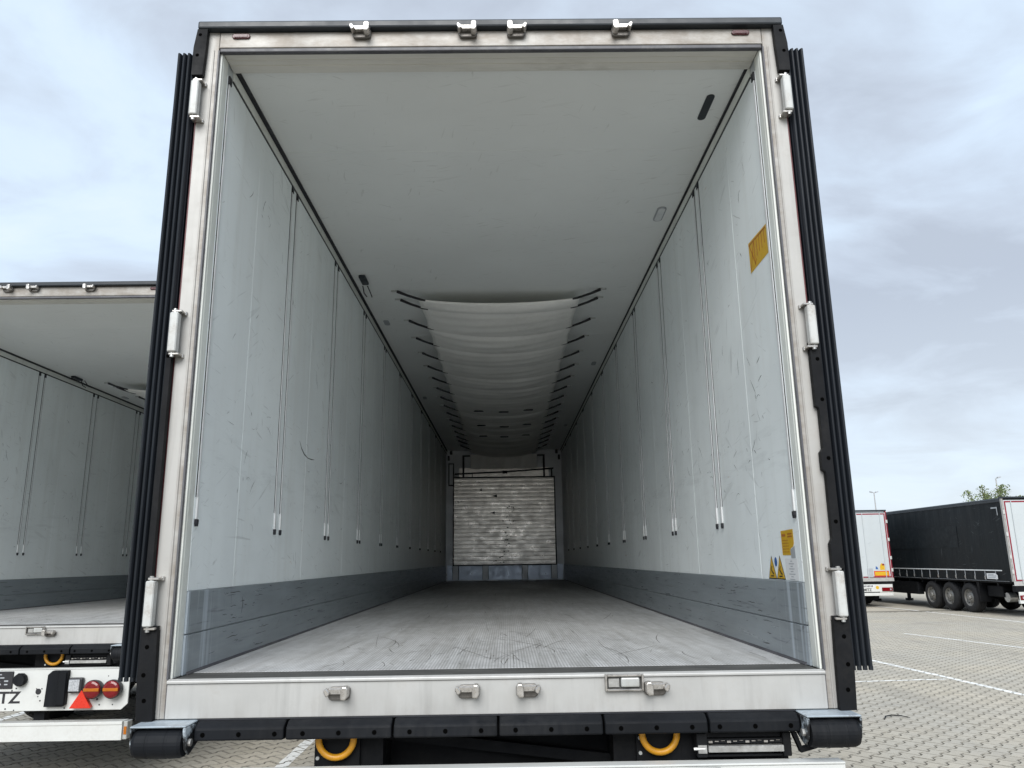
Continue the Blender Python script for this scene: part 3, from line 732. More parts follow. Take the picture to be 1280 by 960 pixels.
    # --- marker lights
    for s in (-1, 1):
        n_ = 8; pts = [(s*1.145+0.029*1+0.0125*math.cos(-PI/2+PI*k/n_), 2.772+0.0125*math.sin(-PI/2+PI*k/n_)) for k in range(n_+1)] + [(s*1.145-0.029+0.0125*math.cos(PI/2+PI*k/n_), 2.772+0.0125*math.sin(PI/2+PI*k/n_)) for k in range(n_+1)]
        ml = B(MB().prism(pts, 'y', -0.011, -0.0035), 'marker_light', 'marker_red', bevel=0.003, seg=2)
        B(MB().box(s*1.145-0.030, s*1.145+0.030, -0.0135, -0.0115, 2.765, 2.779), 'lens', 'marker_red', ml)
    # --- rubber bumper blocks and corner rollers
    bx = [-1.115, -0.780, -0.386, 0.002, 0.391, 0.777, 1.118]
    for a, b_ in zip(bx[:-1], bx[1:]):
        a += 0.004; b_ -= 0.004
        q = MB().prism([(-0.020, -0.146), (-0.050, -0.166), (-0.050, -0.208), (-0.0, -0.212), (0.06, -0.212), (0.06, -0.146)], 'x', a, b_)
        bb = B(q, 'bumper_block', 'rubber', bevel=0.006, seg=2)
        c0 = (a+b_)/2
        for dx in (-0.131, 0, 0.131): B(MB().cyl((c0+dx, -0.0515, -0.187), (c0+dx, -0.0495, -0.187), 0.0085, 12), 'bolt_hole', 'hole_black', bb)
    B(MB().box(-1.118, 1.118, -0.002, 0.058, -0.1455, -0.1405), 'sill_gap', 'seal_dark')
    for s in (-1, 1):
        sd_ = [(0.05, -0.1505), (-0.112, -0.1505), (-0.112, -0.165), (-0.098, -0.225), (-0.06, -0.252), (0.05, -0.21)]
        ro = B(MB().box(s*1.118, s*1.318, -0.112, 0.05, -0.150, -0.143), 'roller_bumper', 'worn_blue', bevel=0.003)
        for a_, b_ in ((1.118, 1.128), (1.310, 1.318)): B(MB().prism(sd_, 'x', s*a_, s*b_), 'side_plate', 'worn_housing', ro, bevel=0.003)
        q = MB().lathe([(0.0, 0.0001), (0.0, 0.046), (0.012, 0.051), (0.050, 0.0525), (0.051, 0.0515), (0.060, 0.0515), (0.061, 0.0525), (0.118, 0.0525), (0.119, 0.0515), (0.128, 0.0515), (0.129, 0.0525), (0.164, 0.051), (0.176, 0.046), (0.176, 0.0001)], (1.131 if s > 0 else -1.307, -0.072, -0.2065), 'x', 28)
        B(q, 'roller', 'rubber', ro)
        B(MB().cyl((s*1.108, -0.072, -0.2065), (s*1.326, -0.072, -0.2065), 0.013, 10), 'axle_pin', 'galv', ro)
    # --- ferry lashing rings on their plates
    for s in (-1, 1):
        pts = [(s*0.61+0.066*math.cos(PI+PI*k/16), 0.045, -0.226+0.066*math.sin(PI+PI*k/16)) for k in range(17)]
        pts = [(pts[0][0], 0.045, -0.18)] + pts + [(pts[-1][0], 0.045, -0.18)]
        B(MB().tube(pts, 0.0125, 10), 'lashing_ring', 'yellow', smooth=True)
        q = MB().box(s*0.61-0.085, s*0.61+0.085, 0.07, 0.09, -0.62, -0.212)
        lp_ = B(q, 'lashing_plate', 'black_paint')
        q = MB()
        for zz in (-0.245, -0.298): q.cyl((s*0.61-0.072, 0.069, zz), (s*0.61-0.072, 0.062, zz), 0.007, 8)
        B(q, 'plate_rivets', 'zinc_white', lp_)
    # --- chassis
    q = MB()
    for s in (-1, 1): q.box(s*0.44, s*0.56, 0.092, LEN, -0.66, -0.101)
    q.box(-0.70, 0.70, 0.30, 0.36, -0.64, -0.212)
    q.box(-0.525, -0.49, 0.12, 0.20, -0.60, -0.212); q.box(0.47, 0.50, 0.12, 0.20, -0.60, -0.212)
    q.prism([(-0.44, -0.225), (0.44, -0.33), (0.44, -0.37), (-0.44, -0.265)], 'y', 0.20, 0.24)
    for y in range(1, 13): q.box(-1.24, 1.24, y-0.04, y+0.04, -0.20, -0.101)
    B(q, 'chassis', 'black_paint')
    B(MB().box(-1.2515, 1.2515, 0.121, LEN+0.05, -0.0995, -0.0605), 'underfloor', 'black_paint')
    q = MB().box(-1.24, 1.24, 0.061, 0.118, -0.20, -0.0205)
    B(q, 'rear_beam', 'black_paint')
    # --- folding step
    q = MB().box(0.735, 0.775, -0.02, 0.05, -0.298, -0.214); q.box(1.055, 1.085, -0.02, 0.05, -0.298, -0.214); q.box(0.775, 1.055, 0.0, 0.05, -0.236, -0.214); q.box(0.775, 1.055, -0.01, 0.05, -0.299, -0.290)
    B(MB().box(0.6955, 1.10, 0.07, 0.09, -0.60, -0.2125), 'step_backplate', 'black_paint')
    stp = B(q, 'folding_step', 'black_paint', bevel=0.003)
    q = MB().box(0.7755, 1.0545, -0.028, 0.0, -0.280, -0.258)
    B(q, 'step_tread', 'galv', stp, bevel=0.002)
    q = MB().box(0.7755, 1.0545, -0.012, 0.0, -0.2525, -0.2365)
    for k in range(12): q.box(0.780+0.0228*k, 0.794+0.0228*k, -0.016, -0.0125, -0.250+0.004*(k % 3), -0.243, 1)
    B(q, 'step_grip', ['black_paint', 'chrome'], stp)
    q = MB().cyl((0.765, -0.021, -0.268), (0.722, -0.021, -0.268), 0.006, 8); q.box(0.738, 0.770, -0.026, -0.0205, -0.283, -0.255)
    B(q, 'step_pivot', 'galv', stp)
    q = MB().prism([(1.088, -0.214), (1.104, -0.214), (1.122, -0.268), (1.172, -0.258), (1.176, -0.270), (1.116, -0.285)], 'y', -0.03, 0.0)
    B(q, 'step_bracket', 'black_paint', stp)
    # --- lamp panel and underrun bar
    lpn = B(MB().prism([(-1.262, -0.318), (1.262, -0.318), (1.262, -0.570), (1.215, -0.612), (-1.215, -0.612), (-1.262, -0.570)], 'y', -0.058, -0.045).box(-1.262, 1.262, -0.062, -0.0, -0.3175, -0.310), 'lamp_panel', 'panel_white', bevel=0.002)
    q = MB(); r3 = random.Random(9)
    for x, zz, rr in ((0.58, -0.475, 0.022), (0.30, -0.34, 0.005), (0.37, -0.34, 0.005), (0.38, -0.465, 0.006), (0.41, -0.45, 0.006), (0.42, -0.395, 0.005), (0.345, -0.595, 0.006), (0.41, -0.605, 0.005), (0.60, -0.54, 0.006), (0.565, -0.455, 0.005), (0.605, -0.455, 0.005), (0.58, -0.51, 0.005), (0.79, -0.595, 0.006), (0.955, -0.575, 0.006), (1.03, -0.535, 0.008), (1.05, -0.575, 0.006), (1.15, -0.575, 0.005), (1.10, -0.37, 0.004)):
        for s in ((1, -1) if x > 0.5 else (1,)): q.cyl((s*x, -0.0595, zz), (s*x, -0.0582, zz), rr, 10)
    B(q, 'drill_holes', 'print_black', lpn)['kind'] = 'stuff'
    q = MB(); ww = text_mesh(q, 'SCHMITZ', 0.117, (0, 0, 0), (1.12,0,0), (0,0,1), 0.003)*1.12
    q.v = [(x-ww+0.452, -0.0588, zz-0.554) for x, y, zz in q.v]
    B(q, 'lettering', 'print_black', lpn)
    pl = B(MB().box(0.0, 0.381, -0.066, -0.0585, -0.452, -0.326), 'plate_holder', 'print_black', bevel=0.006)
    q = MB(); r4 = random.Random(2)
    for k in range(7):
        for j in range(4):
            if r4.random() < 0.75:
                x = 0.315-0.045*k+r4.uniform(0, .012); zz = -0.352-0.024*j; q.box(x, x+r4.uniform(.012, .034), -0.0668, -0.0662, zz, zz+r4.uniform(.004, .012))
    B(q, 'holder_print', 'print_grey', pl)
    for s in (1, -1):
        q = MB().prism([(s*a, b) for a, b in [(0.658, -0.352), (0.69, -0.323), (0.809, -0.323), (0.806, -0.565), (0.785, -0.580), (0.650, -0.580)]], 'y', -0.095, -0.0585)
        q.box(s*0.735, s*0.745, -0.100, -0.0955, -0.575, -0.33); q.box(s*0.745, s*0.803, -0.105, -0.0955, -0.565, -0.335)
        B(q, 'guide_block', 'rubber', lpn, bevel=0.006)
        rl = B(MB().box(s*0.818, s*0.924, -0.098, -0.0585, -0.484, -0.376), 'reversing_lamp', 'print_black', lpn, bevel=0.010, seg=2)
        rl_lens = MB().box(s*0.826, s*0.906, -0.1025, -0.0985, -0.472, -0.388); rl_lens.build('lens', 'lamp_clear', lpn, z=z, bevel=0.003)
        q = MB().prism([(s*0.848, -0.592), (s*1.012, -0.592), (s*0.930, -0.462)], 'y', -0.104, -0.1045+0.0055)
        q.prism([(s*0.856, -0.588), (s*1.004, -0.588), (s*0.930, -0.471)], 'y', -0.099, -0.0585)
        B(q, 'reflector_triangle', 'reflector_red', lpn, bevel=0.002)
        for cx in (1.016, 1.160):
            c = (s*cx, 0, -0.458)
            q = MB().lathe([(-0.0585, 0.0001), (-0.0585, 0.060), (-0.095, 0.068), (-0.118, 0.068), (-0.118, 0.0001)], c, 'y', 28, 0)
            q.lathe([(-0.1183, 0.0001), (-0.1183, 0.064), (-0.130, 0.060), (-0.136, 0.045), (-0.138, 0.0001)], c, 'y', 28, 1)
            B(q, 'tail_lamp', ['print_black', 'lamp_red'], lpn, smooth=False, bevel=0.002)
            q = MB().box(c[0]-0.058, c[0]+0.058, -0.1395, -0.1295, -0.470, -0.446)
            q.build('amber_lens', 'lamp_amber', lpn, z=z, bevel=0.003)
    q = MB().lathe([(-0.0585, 0.0001), (-0.0585, 0.046), (-0.085, 0.050), (-0.105, 0.042), (-0.105, 0.0001)], (0.445, 0, -0.385), 'y', 10, 0)
    B(q, 'socket_cover', 'rubber', lpn, bevel=0.004)
    ub = B(MB().box(-1.245, 1.245, -0.075, 0.02, -0.824, -0.692).box(-1.245, 1.245, -0.080, -0.0755, -0.714, -0.692), 'underrun_bar', 'panel_white', bevel=0.006, seg=2)
    for s in (-1, 1):
        B(MB().box(s*1.2455, s*1.278, -0.06, 0.02, -0.822, -0.694), 'bar_end', 'zinc_white', ub, bevel=0.004)
        B(MB().box(s*1.255, s*1.275, -0.066, -0.0605, -0.785, -0.73), 'side_reflector', 'lamp_amber', ub)
        B(MB().box(s*0.52, s*0.60, 0.021, 0.09, -0.83, -0.60), 'bar_bracket', 'black_paint')
    # --- running gear
    for y in (3.1, 4.41, 5.72):
        for s in (-1, 1): wheel_parts(R, s*1.22, y, 0.535, s)
        MB().cyl((-0.9, y, 0.535), (0.9, y, 0.535), 0.07, 10).build('axle', 'black_paint', R)
    for s in (-1, 1): MB().box(s*0.84, s*1.22, 2.42, 2.435, 0.22, 0.98).build('mudflap', 'rubber', R)  # flaps added to keep light off the ground under the trailer
    for s in (-1, 1): MB().box(s*0.7, s*0.82, 11.0, 11.12, 0.1, FZ-0.1).box(s*0.64, s*0.88, 10.92, 11.20, 0.0, 0.1).build('landing_leg', 'black_paint', R)
    return R

main = make_reefer()
left = dup_tree(main, None, (-4.108, 3.19, -0.03))
left['label'] = 'open white refrigerated trailer on the left, tail lamps and red triangle below its sill'

# scuffs left by pallets and trolleys on the side linings
def scuffs(parent, seed):
    for s in (-1, 1):
        rn = random.Random(seed+s); q = MB()
        def strip(pts, w, X):
            n = len(pts); up, dn = [], []
            for i, (y, zz) in enumerate(pts):
                a = pts[max(i-1, 0)]; b = pts[min(i+1, n-1)]; d = Vector((b[0]-a[0], b[1]-a[1])); d.normalize()
                ww = w*rn.uniform(0.35, 1.0)*(0.25 if i in (0, n-1) else 1); up.append((y-d.y*ww, zz+d.x*ww)); dn.append((y+d.y*ww, zz-d.x*ww))
            vs = [(X, y, zz) for y, zz in up+dn]
            fs = [(i, i+1, n+i+1, n+i) for i in range(n-1)]
            if s > 0: fs = [f[::-1] for f in fs]
            q.add(vs, fs)
        for k in range(150):
            y = 0.35+11*rn.random()**1.6; zz = rn.choice((rn.uniform(0.4, 2.4), rn.gauss(1.05, 0.22), rn.gauss(0.95, 0.12)))
            a = rn.choice((0.9, 1.2, -0.6, 0.5, 1.4, 0.1))+rn.gauss(0, .25); L = 0.02+0.10*rn.random()**2.5; bend = rn.gauss(0, .5)
            pts = [(y+L*t*math.cos(a+bend*t), zz+L*t*math.sin(a+bend*t)) for t in (0, .25, .5, .75, 1)]
            ok = all(abs(((p[0]-0.055+0.59) % 1.1815)-0.59) > 0.075 and p[0] > 0.16 for p in pts)
            if ok: strip(pts, rn.uniform(0.0007, 0.0026), s*(W-0.0006))
        for k in range(110):
            y = 0.45+11*rn.random()**1.5; zz = rn.choice((rn.uniform(0.02, 0.14), rn.uniform(0.165, 0.305), rn.uniform(0.165, 0.305)))
            L = 0.03+0.16*rn.random()**2
            pts = [(y+L*t, min(0.31, zz+rn.gauss(0, .0015))) for t in (0, .2, .4, .6, .8, 1)]
            strip(pts, rn.uniform(0.0008, 0.003), s*(W-0.0076))
        if s < 0:
            strip([(1.62, 1.155), (1.67, 1.115), (1.74, 1.088), (1.83, 1.075), (1.92, 1.078), (2.00, 1.085)], 0.006, s*(W-0.0006))
            strip([(1.95, 1.68), (1.97, 1.62), (2.0, 1.57)], 0.006, s*(W-0.0006))
            strip([(0.72, 0.27), (0.735, 0.235), (0.725, 0.205), (0.715, 0.19)], 0.005, s*(W-0.0076))
        o = q.build('scuff_marks', 'scuff', parent, z=FZ); o['kind'] = 'stuff'
def floor_scratches(parent, seed):
    rn = random.Random(seed); q = MB()
    for k in range(280):
        x = rn.gauss(0.05, 0.55); y = 0.25+7.5*rn.random()**1.5
        if abs(x) > 1.15: continue
        L = 0.05+0.75*rn.random()**3; a = PI/2+rn.gauss(0, 0.25); bend = rn.gauss(0, .24); w = rn.uniform(0.0012, 0.0040)
        if rn.random() < 0.10: a = rn.uniform(0, PI); L *= 0.35
        n = 7; up, dn = [], []
        for i in range(n):
            t = i/(n-1); th = a+bend*t
            px, py = x+L*t*math.cos(a+bend*t*0.6), y+L*t*math.sin(a+bend*t*0.6)
            ww = w*rn.uniform(0.3, 1)*(0.2 if i in (0, n-1) else 1)
            up.append((px-math.sin(th)*ww, py+math.cos(th)*ww, 0.0006)); dn.append((px+math.sin(th)*ww, py-math.cos(th)*ww, 0.0006))
        if any(abs(p[0]) > 1.2 or p[1] < 0.18 or p[1] > 12.5 for p in up+dn): continue
        q.add(up+dn, [(n+i, n+i+1, i+1, i) for i in range(n-1)])
    o = q.build('scratch_marks', 'floor_scratch', parent, z=FZ); o['kind'] = 'stuff'
floor_scratches(main, 5); floor_scratches(left, 8)
scuffs(main, 31); scuffs(left, 77)

# ------------------------------------------------------------------ stickers in the middle trailer
def st(mb, name, mat, parent=main, **k): return mb.build(name, mat, parent, z=FZ, **k)
X0 = W - 0.0006
def quad(mb, pts, d, m=0):      # (y,z) outline on the right wall
    return mb.prism(pts, 'x', X0-d, X0-d+0.0006, m)
def stroke(mb, y0, z0, y1, z1, w, d, m=0):
    a = Vector((y1-y0, z1-z0)); a.normalize(); n = Vector((-a.y, a.x))*w/2
    return quad(mb, [(y0+n.x, z0+n.y), (y1+n.x, z1+n.y), (y1-n.x, z1-n.y), (y0-n.x, z0-n.y)], d, m)
s1 = st(quad(MB(), [(0.126, 1.886), (0.384, 1.896), (0.381, 1.743), (0.126, 1.748)], 0.0005), 'loading_sticker', 'sticker_yellow')
q = MB()
for a in ((0.37, 1.88, 0.30, 1.76), (0.31, 1.875, 0.37, 1.755), (0.305, 1.88, 0.305, 1.79), (0.27, 1.88, 0.27, 1.79), (0.235, 1.882, 0.235, 1.80), (0.20, 1.882, 0.20, 1.80), (0.165, 1.88, 0.165, 1.81), (0.375, 1.882, 0.14, 1.876), (0.29, 1.785, 0.31, 1.76)):
    stroke(q, *a, 0.006, 0.0012)
st(q, 'sticker_print', 'print_brown', s1)
s2 = st(quad(MB(), [(0.300, 0.526), (0.157, 0.530), (0.157, 0.470), (0.172, 0.457), (0.196, 0.452), (0.202, 0.424), (0.297, 0.424)], 0.0005), 'warning_sticker', 'sticker_yellow')
q = MB(); quad(q, [(0.290, 0.512), (0.245, 0.512), (0.245, 0.502), (0.290, 0.502)], 0.0012); quad(q, [(0.222, 0.514), (0.17, 0.515), (0.17, 0.509), (0.222, 0.508)], 0.0012); quad(q, [(0.222, 0.503), (0.17, 0.504), (0.17, 0.498), (0.222, 0.497)], 0.0012)
for k in range(5): quad(q, [(0.288, 0.487-0.012*k), (0.215, 0.487-0.012*k), (0.215, 0.4845-0.012*k), (0.288, 0.4845-0.012*k)], 0.0012)
st(q, 'sticker_print', 'print_brown', s2)
st(quad(MB(), [(0.203, 0.446), (0.170, 0.455), (0.152, 0.462), (0.150, 0.412), (0.197, 0.412)], 0.0008), 'torn_backing', 'print_grey')
for yc in (0.448, 0.341):
    tri = st(quad(MB(), [(yc+0.054, 0.3215), (yc-0.054, 0.3215), (yc, 0.4235)], 0.0005), 'warning_triangle', 'print_black')
    st(quad(MB(), [(yc+0.045, 0.3265), (yc-0.045, 0.3265), (yc, 0.412)], 0.0011), 'triangle_face', 'sticker_yellow', tri)
    q = MB(); stroke(q, yc+0.02, 0.335, yc-0.02, 0.335, 0.005, 0.0017); stroke(q, yc-0.012, 0.345, yc+0.010, 0.362, 0.008, 0.0017); stroke(q, yc+0.010, 0.362, yc-0.002, 0.378, 0.006, 0.0017); stroke(q, yc-0.018, 0.35, yc-0.02, 0.34, 0.006, 0.0017)
    st(q, 'triangle_print', 'print_black', tri)
st(quad(MB(), [(0.3945+0.017*math.cos(2*PI*k/20), 0.396+0.020*math.sin(2*PI*k/20)) for k in range(20)], 0.0005), 'blue_sticker', 'print_blue')
ns = st(quad(MB(), [(0.275, 0.410), (0.135, 0.410), (0.135, 0.322), (0.275, 0.322)], 0.0004), 'notice_sticker', 'paper_white')
q = MB()
for k, w_ in enumerate((0.02, 0.06, 0.025, 0.06, 0.03, 0.07, 0.03, 0.06)):
    zz = 0.401 - 0.0105*k; quad(q, [(0.205+w_/2, zz), (0.205-w_/2, zz), (0.205-w_/2, zz-0.0035), (0.205+w_/2, zz-0.0035)], 0.0009)
st(q, 'notice_print', 'print_grey', ns)

# ------------------------------------------------------------------ closed white box trailer, far right
def rear_end(R, x0, x1, ytail, zf, top, mats):
    """rear doors with red edging, sill, panel, lamps; local z measured from the ground"""
    xc = (x0+x1)/2
    for a, b in ((x0+0.05, xc-0.004), (xc+0.004, x1-0.05)):
        d = MB().box(a, b, ytail-0.02, ytail+0.05, zf, top-0.12).build('rear_door', 'hull_white', R, bevel=0.004)
        q = MB()
        q.box(a+0.02, b-0.02, ytail-0.0225, ytail-0.0205, top-0.20, top-0.15); q.box(a+0.02, b-0.02, ytail-0.0225, ytail-0.0205, zf+0.01, zf+0.06)
        e = a if a < xc-0.5 else b
        if e == a: q.box(a+0.02, a+0.07, ytail-0.0225, ytail-0.0205, zf+0.0605, top-0.2005)
        else: q.box(b-0.07, b-0.02, ytail-0.0225, ytail-0.0205, zf+0.0605, top-0.2005)
        q.build('reflective_tape', 'tape_red', d)
        for bxx in (a+0.25, b-0.25):
            MB().cyl((bxx, ytail-0.04, zf-0.05), (bxx, ytail-0.04, top-0.14), 0.014, 8).build('lock_bar', 'hull_white', R)
    for a, b in ((x0, x0+0.05), (x1-0.05, x1)):
        p = MB().box(a, b, ytail-0.01, ytail+0.08, zf-0.12, top-0.06).build('rear_post', 'tape_red' if mats == 'box' else 'steel', R)
        for zz in (zf+0.25, zf+0.75, zf+1.5, zf+2.25):
            e = -1 if a == x0 else 1
            MB().box(a-0.012, b+0.012, ytail-0.035, ytail-0.0105, zz, zz+0.13).build('door_hinge', 'hinge_white', p)
    MB().box(x0-0.01, x1+0.01, ytail-0.03, ytail+0.15, top-0.06, top).build('roof_trim', 'trim_black', R, bevel=0.01)
    MB().box(x0, x1, ytail-0.025, ytail+0.08, zf-0.14, zf-0.004).build('sill', 'sill', R)
    MB().box(x0+0.05, x1-0.05, ytail+0.0, ytail+0.2, zf-0.34, zf-0.1405).build('rear_beam', 'black_paint', R)
    return R
def under_panel(R, x0, x1, ytail, z1, z0, letters=None):
    pn = MB().box(x0+0.10, x1-0.10, ytail-0.03, ytail-0.01, z0, z1).build('lamp_panel', 'panel_white', R)
    for s, e in ((1, x0+0.12), (-1, x1-0.12)):
        q = MB().box(e, e+s*0.44, ytail-0.07, ytail-0.0305, z0+0.02, z0+0.17)
        q.build('tail_lamp', 'lamp_red', pn, bevel=0.01)
        MB().box(e+s*0.06, e+s*0.12, ytail-0.074, ytail-0.0705, z0+0.06, z0+0.13).build('lens', 'lamp_clear', pn)
    if letters:
        q = MB(); ww = text_mesh(q, letters, 0.15, (0,0,0), (1,0,0), (0,0,1), 0.004)
        q.v = [(x+(x0+x1)/2-ww/2, ytail-0.0315, zz+z0+0.03) for x, y, zz in q.v]
        q.build('lettering', 'print_black', pn)
    MB().box(x0+0.10, x1-0.10, ytail-0.04, ytail+0.06, 0.46, 0.58).build('underrun_bar', 'panel_white', R, bevel=0.006)
    return pn

GF = -0.478
def white_box():
    R = empty('box_trailer', (14.89, 29.74, GF), 'closed white box trailer with red edged rear doors, beside the black curtain trailer', 'trailer')
    x0, x1, top, zf = -1.3, 1.3, 3.985, 1.18
    rear_end(R, x0, x1, 0.0, zf, top, 'box')
    MB().box(x0+0.01, x1-0.01, 0.0805, 13.4, zf-0.10, top-0.07).build('body', 'hull_white', R, bevel=0.01)
    sg = MB().box(0.50, 1.13, -0.0245, -0.0225, 1.245, 1.46).build('warning_plate', 'reflector_red', R)
    q = MB().box(0.535, 1.095, -0.0262, -0.0247, 1.275, 1.43); q.build('plate_face', 'sticker_yellow', sg)
    MB().box(0.22, 0.45, -0.05, -0.0205, 1.20, 1.58).build('document_box', 'print_grey', R, bevel=0.01)
    MB().prism([(0.77, 1.50), (0.97, 1.50), (0.97, 1.70), (0.84, 1.78), (0.77, 1.66)], 'y', -0.0222, -0.0207).build('yellow_sticker', 'sticker_yellow', R)
    MB().prism([(0.86, 1.68), (0.965, 1.68), (0.965, 1.74), (0.90, 1.77)], 'y', -0.0232, -0.0224).build('red_sticker', 'tape_red', R)
    MB().prism([(0.58, 1.53), (0.70, 1.53), (0.66, 1.62), (0.60, 1.66)], 'y', -0.0222, -0.0207).build('blue_sticker', 'print_blue', R)
    pn = under_panel(R, x0, x1, 0.0, 0.92, 0.62, 'SCHMITZ')
    MB().box(-0.10, 0.42, -0.036, -0.0305, 0.79, 0.90).build('number_plate', 'paper_white', pn)
    q = MB()
    for k in range(8): q.box(-0.06+0.058*k, -0.025+0.058*k, -0.0375, -0.0362, 0.81, 0.885)
    q.build('plate_print', 'print_black', pn)
    MB().prism([(0.56+0.07*math.cos(2*PI*k/16), 0.79+0.07*math.sin(2*PI*k/16)) for k in range(16)], 'y', -0.0325, -0.0305).build('speed_sticker', 'sticker_yellow', pn)
    q = MB().box(-0.56, -0.44, 0.1, 13.0, 0.55, 1.08).box(0.44, 0.56, 0.1, 13.0, 0.55, 1.08); q.build('chassis', 'black_paint', R)
    for y in (2.3, 3.61, 4.92):
        for s in (-1, 1): wheel_parts(R, s*1.24, y, 0.535, s)
        MB().cyl((-0.9, y, 0.535), (0.9, y, 0.535), 0.07, 10).build('axle', 'black_paint', R)
    for s in (-1, 1): MB().box(s*0.85, s*1.24, 1.45, 1.47, 0.20, 0.95).build('mudflap', 'rubber', R)
    MB().box(0.15, 0.95, 0.6, 1.2, 0.42, 0.60).build('spare_carrier', 'black_paint', R)
white_box()

# ------------------------------------------------------------------ black curtain-sided trailer
def black_curtain():
    R = empty('curtain_trailer', (18.38, 23.38, GF), 'black curtain-sided trailer with three wheels and silver strap rail, at the right edge', 'trailer')
    x0, x1, top, zf = -1.28, 1.28, 4.02, 1.18
    LN = 13.6
    rear_end(R, x0, x1, 0.0, zf, top, 'curtain')
    MB().box(x0+0.06, x1-0.06, 0.081, LN, zf-0.08, top-0.16).build('body', 'black_paint', R)
    MB().box(x0+0.02, x1-0.02, 0.151, LN, top-0.155, top-0.03).build('roof', 'trim_black', R, bevel=0.03, seg=2)
    for s in (-1, 1):
        q = MB(); xx = s*1.285
        q.box(s*1.235, s*1.290, 0.081, LN, top-0.17, top-0.075); q.box(s*1.245, s*1.296, 0.081, LN, top-0.10, top-0.06)
        q.build('roof_rail', 'trim_black', R, bevel=0.008)
        # curtain cloth with soft pleats
        c = MB(); ny, nz = 180, 10; zs0, zs1 = 1.52, top-0.17; vs = []
        for iz in range(nz+1):
            t = iz/nz; zz = zs0+(zs1-zs0)*t
            for iy in range(ny+1):
                y = 0.10+(LN-0.15)*iy/ny
                pl_ = 0.006*math.sin(y*11)*max(0, t-0.70)/0.30 + 0.004*math.sin(y*2.1+zz) + 0.010*math.sin(PI*t)
                vs.append((s*(1.268+pl_), y, zz))
        fs = [(iz*(ny+1)+iy, iz*(ny+1)+iy+1, (iz+1)*(ny+1)+iy+1, (iz+1)*(ny+1)+iy) for iz in range(nz) for iy in range(ny)]
        if s > 0: fs = [f[::-1] for f in fs]
        c.add(vs, fs); cu = c.build('curtain', 'curtain', R, smooth=True)
        if s < 0:
            MB().box(-1.2905, -1.2895, 2.9, 9.4, 2.35, 3.15).build('curtain_patch', 'curtain_patch', cu)
            q = MB().box(-1.2935, -1.2905, 0.28, 0.62, 3.64, 3.69).box(-1.2935, -1.2905, 0.28, 0.32, 3.40, 3.64)
            q.build('corner_tape', 'print_grey', cu)
        # lower skirt behind the straps, rails
        MB().box(s*1.245, s*1.262, 0.10, LN, zf, 1.52).build('skirt', 'curtain', R)
        MB().box(s*1.262, s*1.288, 0.55, LN, 1.515, 1.552).build('strap_rail', 'track_light', R)
        MB().box(s*1.235, s*1.285, 0.081, LN, 1.145, 1.185).build('side_rail', 'black_paint', R)
        MB().box(s*1.2855, s*1.2875, 0.2, LN, 1.170, 1.178).build('rail_edge', 'print_grey', R)
        for k in range(21):
            y = 0.93 + 0.61*k
            q = MB().box(s*1.2625, s*1.267, y-0.02, y+0.02, 1.20, 1.515)
            sp = q.build('strap', 'print_grey', R)
            q = MB().box(s*1.2675, s*1.285, y-0.025, y+0.025, 1.225, 1.335)
            q.build('buckle', 'galv', sp)
    q = MB().prism([(0.80, 1.24), (1.42, 1.24), (1.42, 1.43), (0.92, 1.44), (0.80, 1.37)], 'x', -1.2905, -1.2885)
    lb = q.build('white_sticker', 'paper_white', R)
    q = MB()
    for zz, a, b in ((1.39, 1.02, 1.32), (1.345, 0.88, 1.36), (1.295, 0.92, 1.34)): q.box(-1.2922, -1.2908, a, b, zz-0.016, zz+0.010)
    q.build('sticker_print', 'print_grey', lb)
    under_panel(R, x0, x1, 0.0, 0.84, 0.56)
    q = MB().box(-0.56, -0.44, 0.1, 13.0, 0.55, 1.08).box(0.44, 0.56, 0.1, 13.0, 0.55, 1.08); q.build('chassis', 'black_paint', R)
    for y in range(1, 14): MB().box(-1.2, 1.2, y-0.04, y+0.04, 1.0, 1.10).build('cross_member', 'black_paint', R)
    for y in (2.75, 4.03, 5.31):
        for s in (-1, 1): wheel_parts(R, s*1.25, y, 0.535, s)
        MB().cyl((-0.9, y, 0.535), (0.9, y, 0.535), 0.07, 10).build('axle', 'black_paint', R)
    for s in (-1, 1):
        q = MB().prism([(2.02, 1.12), (2.18, 1.12), (2.10, 0.42), (2.04, 0.42)], 'x', s*0.86, s*1.25); q.build('mudguard', 'black_paint', R)
        q = MB().box(s*0.70, s*1.05, 1.0, 1.9, 0.62, 1.0); q.build('tool_box', 'black_paint', R, bevel=0.02)
        q = MB().box(s*1.0, s*1.24, 6.3, 10.4, 0.50, 1.0); q.build('pallet_box', 'black_paint', R, bevel=0.02)
        MB().box(s*0.7, s*0.82, 11.0, 11.12, 0.1, FZ-0.1).box(s*0.64, s*0.88, 10.92, 11.20, 0.0, 0.1).build('landing_leg', 'black_paint', R)
    MB().cyl((-1.0, 0.9, 0.62), (-0.72, 0.9, 0.62), 0.16, 16).build('air_tank', 'galv', R)
black_curtain()

